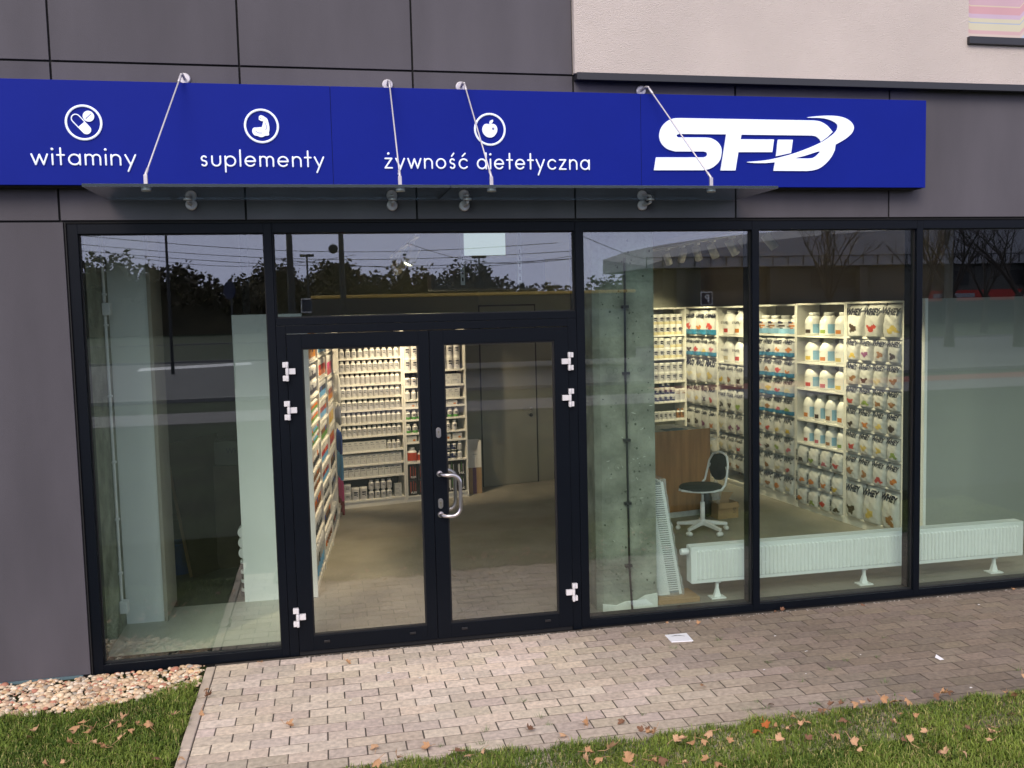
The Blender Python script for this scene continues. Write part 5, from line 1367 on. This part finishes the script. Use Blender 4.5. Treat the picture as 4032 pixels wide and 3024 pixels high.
bags(fA, aA, .89, 1.2725, 3, .27, .315, 'MASS', ['cream','cream','vanilla'], None, 'large white mass bag, third shelf of far unit', gA, d=.10)
bags(fA, aA, .89, .9705, 4, .21, .26, 'MASS', ['cream','vanilla','cocoa','berry'], None, 'white mass bag, fourth shelf of far unit', gA, d=.08)
bags(fA, aA, .89, .6475, 4, .21, .26, 'CARBO', ['cocoa','cocoa','purple','orange'], None, 'white carbo bag, fifth shelf of far unit', gA, d=.08)
bags(fA, aA, .89, .3605, 3, .26, .26, 'CARBO', ['cream','cream'], None, 'large white carbo bag, sixth shelf of far unit', gA, d=.08)
K['lab2'] = pm('label_cream', (.70,.69,.66), .5)
def jug(h, r, blob, side=None):
    seg = 24
    prof = [(r*.90,0),(r,h*.03),(r,h*.10),(r,h*.18),(r,h*.26),(r,h*.34),(r,h*.42),(r,h*.50),(r,h*.56),(r*.98,h*.60),(r*.93,h*.68),(r*.80,h*.77),(r*.62,h*.84),(r*.55,h*.86),(r*.58,h*.865),(r*.58,h*.985),(r*.54,h)]
    def mf(i, u):
        if i >= 13: return 1
        if 2 <= i <= 3 and FR(u-.02, .07): return 2
        if side and 2 <= i <= 6 and abs(((u-.95+.5)%1)-.5) < .055: return 3
        return 0
    return MB().lathe(prof, seg, matf=mf), ['plw','plw','bl_'+blob, side or 'plw']
JG = {}
def jg(h, r, b, side=None):
    if (h,r,b,side) not in JG: JG[(h,r,b,side)] = proto('jug', jug(h, r, b, side))
    return JG[(h,r,b,side)]
K['skyb'] = pm('print_sky', (.22,.42,.60), .45)
def jugs(f, a, L, z, n, h, r, cols, word_, desc, grp, side=None, x0=.02, tz=.62):
    for i in range(n):
        x = x0+(L-x0-.02)*(i+.5)/n
        o = put(jg(h, r, cols[i % len(cols)], side), 'product_jug', f(x, r+.012, z), a, f"{desc}, {ordn(i)} from left", 'jug', grp)
        if word_: put_text(word_, o, (0, -r-.002, h*.50), r*1.55, 'ink', shear=.2, bold=.02)
        else:
            m_ = MB()
            for k in range(3): m_.box(-r*.55, r*(.35-.2*k), -r*1.005-.0006, -r*1.005, h*(.50-.028*k), h*(.505-.028*k))
            put_small(m_, o)
LBM = {}
def put_small(mb, parent, key=None):
    me = mb.build('label_print', 'inkgrey'); me.parent = parent
fB, aB = runit(.895, .877, [1.915,1.564,1.283,.950,.678,.432,.212,.06], 'white shelf unit of isolate jugs and bags, second from the far corner', rt)
gB = 'isolate goods on the second unit'
jugs(fB, aB, .877, 1.9155, 3, .315, .112, ['berry','orange','vanilla'], 'ISOLATE', 'large white isolate jug, top shelf', gB)
jugs(fB, aB, .877, 1.5645, 3, .315, .112, ['cream','berry','cocoa'], 'ISOLATE', 'large white isolate jug, second shelf', gB)
for (z, zn, cols) in [(1.2835,'third',['yellow','biscuit','cocoa','vanilla']),(.9505,'fourth',['cocoa','cocoa','lime','berry']),(.6785,'fifth',['cream','purple','purple','orange']),(.4325,'sixth',['cream','cream','berry','biscuit']),(.2125,'seventh',['cocoa','biscuit','biscuit','orange'])]:
    bags(fB, aB, .877, z, 4, .195, .25 if z > .6 else .19, 'ISOLATE', cols, None, f'white isolate bag, {zn} shelf', gB, d=.07)
fC, aC = runit(1.777, .880, [1.946,1.691,1.456,1.236,1.028,.792,.567,.342,.117], 'white shelf unit of whey jugs over blue based bags, middle of right wall', rt+.008)
gC = 'whey goods on the middle unit'
for i in range(4):
    o = put(proto('jug', bottle(.215,.090, mark='bl_'+['orange','biscuit','cocoa','orange'][i], band='skyb', seg=24)), 'product_jug', fC(.02+.84*(i+.5)/4, .10, 1.9465), aC, f"white whey jug with blue rim, top middle shelf, {ordn(i)} from left", 'jug', gC)
    put_text('WHEY', o, (-.02,-.0915,.085), .085, 'ink', shear=.2, bold=.02)
    m_ = MB().box(-.035,.035,-.0905,-.0895,.125,.148); q_ = m_.build('badge', 'navy'); q_.parent = o
for (z, zn, cols) in [(1.6915,'second',['cocoa','cocoa','orange','orange']),(1.4565,'third',['cocoa','biscuit','berry','orange']),(1.2365,'fourth',['cream','vanilla','berry','cream']),(1.0285,'fifth',['cream','biscuit','pink','lime'])]:
    bags(fC, aC, .88, z, 4, .20, .205 if z > 1.1 else .19, 'WHEY', cols, 'bandblue', f'white whey bag with blue base, {zn} middle shelf', gC, d=.08)
for (z, zn, cols) in [(.7925,'sixth',['orange','berry','vanilla','yellow']),(.5675,'seventh',['berry','cocoa','lime','pink']),(.3425,'eighth',['cocoa','biscuit','cream','berry']),(.1175,'lowest',['cream','biscuit','orange','cream'])]:
    bags(fC, aC, .88, z, 4, .195, .20, 'WPC', cols, None, f'white concentrate bag, {zn} middle shelf', gC, d=.08, hs=1.1)
fD, aD = runit(2.664, .872, [1.943,1.650,1.358,1.013,.748,.521,.278,.065], 'white shelf unit of plain white jugs, second from the front', rt+.014)
gD = 'jugs on the second unit from the front'
for (z, zn, n, h, r, cols) in [(1.9435,'top',3,.250,.100,['cocoa','lime','orange']),(1.6505,'second',3,.255,.102,['yellow','orange','vanilla']),(1.3585,'third',3,.260,.102,['berry','pink','yellow']),(1.0135,'fourth',4,.285,.080,['orange','cocoa','biscuit','orange']),(.7485,'fifth',4,.225,.078,['berry','pink','biscuit','lime'])]:
    jugs(fD, aD, .872, z, n, h, r, cols, None, f'plain white jug with blue side label, {zn} shelf', gD, 'skyb', x0=.05)
for (z, zn, cols) in [(.5215,'sixth',['cocoa','lime','pink','berry']),(.2785,'seventh',['orange','orange','orange','yellow']),(.0655,'lowest',['orange','lime','berry','cocoa'])]:
    bags(fD, aD, .872, z, 4, .19, .195, 'PRO WHEY', cols, None, f'white bag with upright lettering, {zn} shelf', gD, d=.085, vert=True)
fE, aE = runit(3.542, .872, [1.950,1.710,1.462,1.246,1.011,.767,.493,.094], 'white shelf unit of whey bags nearest to the shop window', rt+.018)
gE = 'whey bags on the unit nearest the window'
bags(fE, aE, .872, 1.9505, 3, .27, .305, 'WHEY', ['cocoa','berry','vanilla'], None, 'large white whey bag, top shelf nearest the window', gE, d=.09)
for (z, zn, cols, h) in [(1.7105,'second',['yellow','purple','biscuit','cocoa'],.215),(1.4625,'third',['biscuit','cocoa','cream','biscuit'],.225),(1.2465,'fourth',['berry','lime','biscuit','biscuit'],.195),(1.0115,'fifth',['cocoa','orange','vanilla','cocoa'],.215),(.7675,'sixth',['berry','vanilla','vanilla','lime'],.22),(.4935,'seventh',['biscuit','biscuit','berry','orange'],.245)]:
    bags(fE, aE, .872, z, 4, .20, h, 'WHEY', cols, None, f'white whey bag, {zn} shelf nearest the window', gE, d=.075)
bags(fE, aE, .872, .0945, 3, .275, .37, 'WHEY', ['cocoa','vanilla','biscuit'], None, 'large white whey bag, lowest shelf nearest the window', gE, d=.10)

# ---------------- left wall: colourful small goods seen at a slant
LP = [(-.118,1.32),(-.050,2.163),(.029,3.010),(.095,3.860),(.150,4.680)]
LB = [[1.92,1.62,1.39,1.20,1.01,.815,.633,.433,.08],[1.93,1.716,1.517,1.324,1.12,.918,.738,.514,.326,.07],[1.93,1.66,1.40,1.17,.95,.72,.47,.07],[1.90,1.66,1.45,1.28,.10]]
UN = ['nearest the door','second from the door','third from the door','farthest from the door']
pal = {
 'amber':(.60,.25,.05),'red':(.45,.03,.03),'orange':(.62,.16,.02),'blue':(.03,.08,.35),'sky':(.14,.40,.68),'dark':(.02,.02,.03),'green':(.12,.30,.06),'brown':(.20,.09,.035),'maroon':(.22,.02,.03),'pink':(.62,.06,.22),'yellow':(.66,.45,.06),'grey':(.35,.36,.38),'white':(.75,.74,.70)}
for k, c in pal.items(): K['c_'+k] = pm('goods_'+k, c, .4)
def jar(h, r, lab, capm='plw'):
    prof = [(r*.95,0),(r,h*.04),(r,h*.12),(r,h*.42),(r,h*.70),(r*.98,h*.72),(r*1.03,h*.74),(r*1.03,h*.98),(r*.96,h)]
    def mf(i, u):
        if i >= 5: return 1
        if i == 2: return 3
        if i == 3: return 2
        return 0
    return MB().lathe(prof, 14, matf=mf), ['plw', capm, 'c_'+lab[0], 'c_'+lab[1]]
JR = {}
def jr(*a):
    if a not in JR: JR[a] = proto('jar', jar(*a))
    return JR[a]
plan = {
 0: [('amber','amber',2,.145),('grey','dark',2,.120),('orange','green',2,.085),('sky','green',2,.080),('white','dark',1,.155),('brown','brown',2,.080),('orange','brown',1,.150),('grey','dark',1,.150),('grey','sky',1,.30)],
 1: [('pink','sky',1,.16),('red','orange',1,.17),('dark','sky',1,.165),('maroon','sky',1,.165),('brown','green',1,.165),('red','sky',1,.165),('maroon','sky',1,.145),('grey','dark',2,.095),('brown','dark',1,.16),('brown','white',1,.20)],
 2: [('maroon','red',1,.21),('pink','red',1,.22),('brown','amber',1,.20),('yellow','yellow',1,.19),('orange','red',1,.19),('brown','dark',1,.18),('dark','grey',1,.19),('dark','grey',1,.22)],
}
for ui in range(4):
    p, q = LP[ui], LP[ui+1]; L = math.hypot(q[0]-p[0], q[1]-p[1]); u = norm2((q[0]-p[0], q[1]-p[1]))
    shelf_unit('shelf_unit', f'white shelf unit of colourful goods on the left wall, {UN[ui]}', p, u, L-.003, LB[ui], 2.285)
    f, a = frame_of(p, u); gl_ = 'colourful jars on the left wall shelves'
    if ui == 3: break
    for si, (c1_, c2_, st_, h) in enumerate(plan[ui]):
        n = 8 if h < .2 else 6
        if ui == 2: n = 7
        for i in range(n):
            x = .04+(L-.08)*(i+.5)/n; r = (L-.08)/n/2*.93; 
            alt = (c1_, c2_) if (i+si) % 5 else (random.choice(['red','brown','dark','orange','blue']), c2_)
            for k in range(st_):
                if k == 1 and st_ == 2 and (i % 9 == 8): continue
                tier = '' if st_ == 1 else (' lower' if k == 0 else ' upper')
                put(jr(round(h,3), round(min(r,.055),3), alt), 'product_jar', f(x, .058, LB[ui][si]+.0005+h*1.005*k), a+random.uniform(-.2,.2),
                    f"{alt[0]} labelled{tier} jar, {ordn(i)} along, {ordn(si)} shelf, bay {UN[ui]}", 'jar', gl_)
# last bay: bright shakers and shirts hanging at the front
HG = [(1.30,1.62,'white',.06),(1.05,1.27,'grey',.05),(.72,.98,'blue',.055),(.42,.74,'sky',.06),(.16,.42,'pink',.05),(.02,.30,'maroon',.05)]
f, a = frame_of(LP[3], norm2((LP[4][0]-LP[3][0], LP[4][1]-LP[3][1])))
hn = ['topmost','second','third','fourth','fifth','lowest']
for i, (z0, z1, cn, w) in enumerate(HG):
    for k, x in enumerate((.45, .62, .76)):
        m = MB(); h = z1-z0
        m.lathe([(.012,h),(.03,h*.95),(w*.9,h*.8),(w,h*.5),(w*1.05,h*.15),(w*.9,0)], 12)
        me_ = m.build('hanging_shirt', 'c_'+['white','grey','blue','sky','pink','maroon','orange','dark'][(['white','grey','blue','sky','pink','maroon'].index(cn))])
        me_.location = f(x, -.030+.025*k, z0); me_.scale = (.30, .32, 1); me_.rotation_euler = (0,0,a)
        tag(me_, f"{cn} hanging garment in the {hn[i]} tier of the last bay, {ordn(k)} along", 'garment', 'garments hung in the last bay')

# ================================================================ THE STREET BEHIND THE CAMERA (seen mirrored in the glass)
def horizon(x): return 1220-(x-2016)*.0239
# far wood: one mass of clumped foliage with an uneven top
def wood():
    m = MB(); r = random.Random(11)
    for k in range(11000):
        x = r.uniform(-110, 80); y = -118-r.uniform(0, 16)
        top = 7.2+1.6*math.sin(x*.11)+1.0*math.sin(x*.29+2)+.8*math.sin(x*.63)+.7*math.sin(x*1.7+1)+r.uniform(-.6,.9)+(2.0 if x < -4 else 0)+(.0 if x < 12 else -1.5)
        z = r.uniform(.3, 1)**.6*top; s = r.uniform(.15, .50)
        for _ in range(3):
            a, b = r.uniform(0, 2*PI), r.uniform(-1, 1); c = Vector((x+r.uniform(-1,1), y+r.uniform(-1,1), z+r.uniform(-.6,.6)))
            u = Vector((math.cos(a), math.sin(a), b)).normalized(); v = u.cross(Vector((r.uniform(-1,1), r.uniform(-1,1), r.uniform(-1,1)))).normalized()
            m.add([tuple(c-u*s), tuple(c+v*s*.7), tuple(c+u*s), tuple(c-v*s*.7)], [(0,1,2,3)])
    hb = lambda x: (6.4+1.6*math.sin(x*.11)+1.0*math.sin(x*.29+2)+.8*math.sin(x*.63)+.7*math.sin(x*1.7+1)+.4*math.sin(x*3.9)+(2.0 if x < -4 else 0)+(.0 if x < 12 else -1.5))*.93
    xs = [-112+k*.45 for k in range(431)]; n = len(xs)
    vs = [(x, -121, 0) for x in xs]+[(x, -121, max(1, hb(x))) for x in xs]+[(x, -127, max(1, hb(x))) for x in xs]+[(x, -127, 0) for x in xs]
    m.add(vs, [(r*n+k, r*n+k+1, (r+1)*n+k+1, (r+1)*n+k) for r in range(3) for k in range(n-1)])
    return m
tag(wood().build('far_wood', 'crown'), 'dark bare autumn wood across the road, mirrored in the glass', 'wood', kind='stuff')
def branch(m, p, d, L, r, depth, rn):
    if depth == 0 or L < .25: return
    n = 3; pts = [p]; dd = d.copy()
    for k in range(n):
        dd = (dd+Vector((rn.uniform(-.18,.18), rn.uniform(-.18,.18), rn.uniform(-.02,.12)))).normalized(); pts.append(pts[-1]+dd*L/n)
    m.tube(pts, r, 5, 0, taper=[r*(1-.5*k/n) for k in range(n+1)])
    for k in range(3 if depth > 2 else 4):
        t = rn.uniform(.4, 1); i = min(n-1, int(t*n)); q_ = pts[i].lerp(pts[i+1], t*n-i)
        nd = (dd+Vector((rn.uniform(-1,1), rn.uniform(-1,1), rn.uniform(-.1,.7)))*.75).normalized()
        branch(m, q_, nd, L*rn.uniform(.55,.78), r*.5, depth-1, rn)
TREES = [(3270,1259,48,'forked bare tree left of the mirrored white roof'),(3650,1250,46,'bare tree by the dark window mullion'),(3745,1262,40,'thick bare tree left in the last window'),(3880,1250,55,'slender bare tree in the middle of the last window'),(4020,1262,38,'bare tree at the right edge of the last window')]
for i, (px, py, D, lab) in enumerate(TREES):
    p = outside(px, py, D); rn = random.Random(i+3)
    t = thing('bare_tree', lab+', mirrored', 'tree', (p.x, p.y, -.02), 0, 'bare street trees')
    m = MB(); m.tube([(0,0,0),(rn.uniform(-.1,.1),0,1.2),(rn.uniform(-.2,.2),.1,2.4)], .2, 8, taper=[.26,.19,.17]); m.build('trunk', 'bark', t)
    m = MB()
    for k in range(5):
        a = rn.uniform(0, 2*PI); branch(m, Vector((0,0,2.3)), Vector((math.cos(a)*.5, math.sin(a)*.5, .9)).normalized(), rn.uniform(2.2,3.2), .085, 4, rn)
    m.build('crown', 'bark', t)
# large leafy trees in the transom reflection
for i, (px, ptop, D, w, lab) in enumerate([(1340,1040,95,3.6,'tall rounded tree behind the second mast'),(2060,1120,110,2.2,'dark spruce in the gap of the wood'),(1105,1070,80,2.5,'bushy tree at the left end of the transom')]):
    b = outside(px, horizon(px)+3644*CZ/D, D); top = outside(px, ptop, D); H = top.z
    t = thing('tree', lab+', mirrored in the glass', 'tree', (b.x, b.y, -.02)); rn = random.Random(40+i)
    MB().tube([(0,0,0),(0.05,0,H*.5)], .25, 8, taper=[.3,.15]).build('trunk', 'bark', t)
    m = MB()
    for k in range(1500):
        a = rn.uniform(0, 2*PI); zz = rn.uniform(.12, 1); prof = math.sin(PI*min(1, zz*.95+.02))**.6 if i != 1 else (1.02-zz); rr = prof*w*math.sqrt(rn.uniform(.1,1)); s = rn.uniform(.15,.40)
        c = Vector((math.cos(a)*rr, math.sin(a)*rr, zz*H)); u = Vector((rn.uniform(-1,1),rn.uniform(-1,1),rn.uniform(-1,1))).normalized(); v = u.cross(Vector((rn.uniform(-1,1),rn.uniform(-1,1),rn.uniform(-1,1)))).normalized()
        m.add([tuple(c-u*s),tuple(c+v*s*.6),tuple(c+u*s),tuple(c-v*s*.6)], [(0,1,2,3)])
    m.build('crown', 'crown', t)
# lamp posts and tram masts
K['mast'] = pm('mast_dark', (.03,.03,.035), .6)
def post(px, ytop, D, r, lab, lampw=.45, name='lamp_post', cat='lamp post'):
    t_ = outside(px, ytop, D); t = thing(name, lab, cat, (t_.x, t_.y, -.01), 0, 'posts along the road')
    MB().tube([(0,0,0),(0,0,t_.z)], r, 8, taper=[r*1.2, r*.8]).build('pole', 'mast', t)
    if lampw: MB().box(-lampw, lampw, -.15, .15, t_.z-.02, t_.z+.14).build('lamp_head', 'mast', t)
    return t_
post(1208, 1009, 62, .07, 'twin headed lamp post left in the transom reflection')
post(1887, 1014, 60, .07, 'tallest lamp post in the middle of the transom reflection')
post(1915, 1066, 88, .07, 'shorter lamp post right of the tallest one'); post(1932, 1094, 115, .06, 'farthest small lamp post in the transom reflection')
post(1492, 1090, 90, .06, 'thin lamp post over the wood in the transom', .6)
m1 = post(1136, 905, 30, .115, 'thick dark mast at the left end of the transom', 0, 'tram_mast', 'mast')
m2 = post(1341, 900, 32, .105, 'thick dark mast with a round box, left of the centre', 0, 'tram_mast', 'mast')
m3 = post(648, 880, 40, .06, 'slim dark mast in the left window reflection', 0, 'tram_mast', 'mast')
q_ = outside(1312, 979, 31.8); o = MB().lathe([(.05,-.08),(.14,-.07),(.16,0),(.14,.07),(.05,.08)], 20, tuple(q_), axis='y').build('round_signal', 'mast'); tag(o, 'round dark signal box hanging beside the second mast', 'signal')
wr_ = MB()
for (a_, b_) in [((300,925,38),(2200,955,38)),((300,985,40),(2300,1015,40)),((300,960,42),(2300,985,36)),((1050,1018,34),(2300,1000,44)),((500,1010,46),(1400,1003,46)),((1600,955,40),(2300,1012,30)),((2300,930,30),(2700,1010,60))]:
    p, q2 = outside(*a_), outside(*b_); pts = [p.lerp(q2, k/16)+Vector((0,0,-.5*math.sin(PI*k/16))) for k in range(17)]
    wr_.tube(pts, .012, 4)
tag(wr_.build('overhead_wires', 'black'), 'thin overhead tram wires strung between the masts', 'wires', kind='stuff')
# blue round sign and parking sign
for (px, py, D, lab, kind) in [(908,1143,31,'round blue path sign on a thin post, mirrored in the left window','round'),(2784,1175,58,'blue parking sign on a post, mirrored above the bags','sq'),(1212,1203,60,'small blue square sign under the first lamp post','sq0')]:
    p = outside(px, py, D); t = thing('road_sign', lab, 'road sign', (p.x, p.y, 0))
    MB().tube([(0,0,0),(0,0,p.z)], .03, 8).build('pole', 'mast', t); K['sgb'] = K.get('sgb') or pm('sign_blue_road', (.004,.010,.05), .6)
    if kind == 'round': t.rotation_euler = (0,0,math.radians(48)); MB().lathe([(.30,0),(.30,.02)], 28, (0,.05,p.z), axis='y').build('plate', 'sgb', t)
    else:
        MB().box(-.42,.42,.035,.05,p.z-.45,p.z+.45).build('plate', 'white', t); MB().box(-.36,.36,.0505,.06,p.z-.38,p.z+.38).build('plate_field', 'sgb', t)
        if kind == 'sq': put_text('P', t, (0,.066,p.z), .36, 'inkwhite', rz=PI, bold=.03)
# passing bus
a_, b_ = outside(1650, 1140, 27), outside(2440, 1130, 27)
BS = thing('bus', 'dark yellow topped bus passing on the road, mirrored above the doors', 'bus', ((a_.x+b_.x)/2, -29.5, 0)); hl = 6.2
zt_ = 2.98
K['busd'] = pm('bus_dark', (.05,.045,.04), .4); K['busy'] = pm('bus_yellow', (.75,.48,.10), .4); K['busg'] = pm('bus_glass', (.10,.12,.13), .1)
MB().box(-hl, hl, -1.2, 1.25, .32, zt_-.12).build('body', 'busd', BS, bevel=.06)
MB().box(-hl-.01, hl+.01, -1.21, 1.262, zt_-.12, zt_).build('roof_band', 'busy', BS, bevel=.03)
for k in range(6): MB().box(-hl+.5+k*1.95, -hl+2.25+k*1.95, 1.2505, 1.258, 1.15, 2.25).build('window', 'busg', BS, bevel=.02)
for x in (-3.9, 3.6): MB().lathe([(.46,-.02),(.48,.0),(.48,.25)], 22, (x, 1.02, .48), axis='y').build('wheel', 'black', BS)
# the long building with the pale curved roof and red shop band
FBd = thing('far_building', 'long dark concrete building with pale railed roof and red shop band, mirrored', 'building', (62, -72, 0))
K['farc'] = pm('far_concrete', (.10,.10,.095), .9, var=.1, vs=.2); K['farl'] = pm('far_roof', (.34,.34,.38), .6); K['farr'] = pm('far_red', (.45,.035,.025), .6); K['fard'] = pm('far_dark', (.02,.02,.022), .6)
MB().box(-32, 60, -12, -.5, 0, 5.6).build('wall', 'farc', FBd)
rf = MB(); N = 40
for k in range(N):
    xa, xb = -34+k*2.4, -34+(k+1)*2.4; za = 5.6+3.2*math.sin(PI*(k/N)**.7); zb_ = 5.6+3.2*math.sin(PI*((k+1)/N)**.7)
    rf.hexa([(xa,.6,5.65),(xb,.6,5.65),(xb,-12,5.65),(xa,-12,5.65)], [(xa,.6,za+.25),(xb,.6,zb_+.25),(xb,-12,zb_+1.5),(xa,-12,za+1.5)])
rf.build('roof', 'farl', FBd)
rl = MB(); rl.box(-34, 62, .75, .80, 6.5, 6.58)
for k in range(63): rl.box(-34+k*1.5, -33.93+k*1.5, .72, .80, 5.7, 6.6)
rl.build('railing', 'fard', FBd)
for k in range(9): MB().box(-28+k*10.5, -22+k*10.5, -.52, -.40, 3.6, 5.0).build('window', 'fard', FBd)
for k in range(10): MB().box(-31+k*9, -30.2+k*9, -.4, .3, 0, 5.6).build('column', 'farl' if False else 'farc', FBd)
MB().box(-6, 50, -.39, -.2, 2.15, 3.15).build('sign_band', 'farr', FBd)
MB().box(-6, 50, -.49, -.35, .2, 2.1).build('shopfront', 'fard', FBd)
for k in range(6): MB().box(-5+k*9, -.5+k*9, -.19, -.17, 2.45, 2.85).build('sign_lettering', 'farl', FBd)
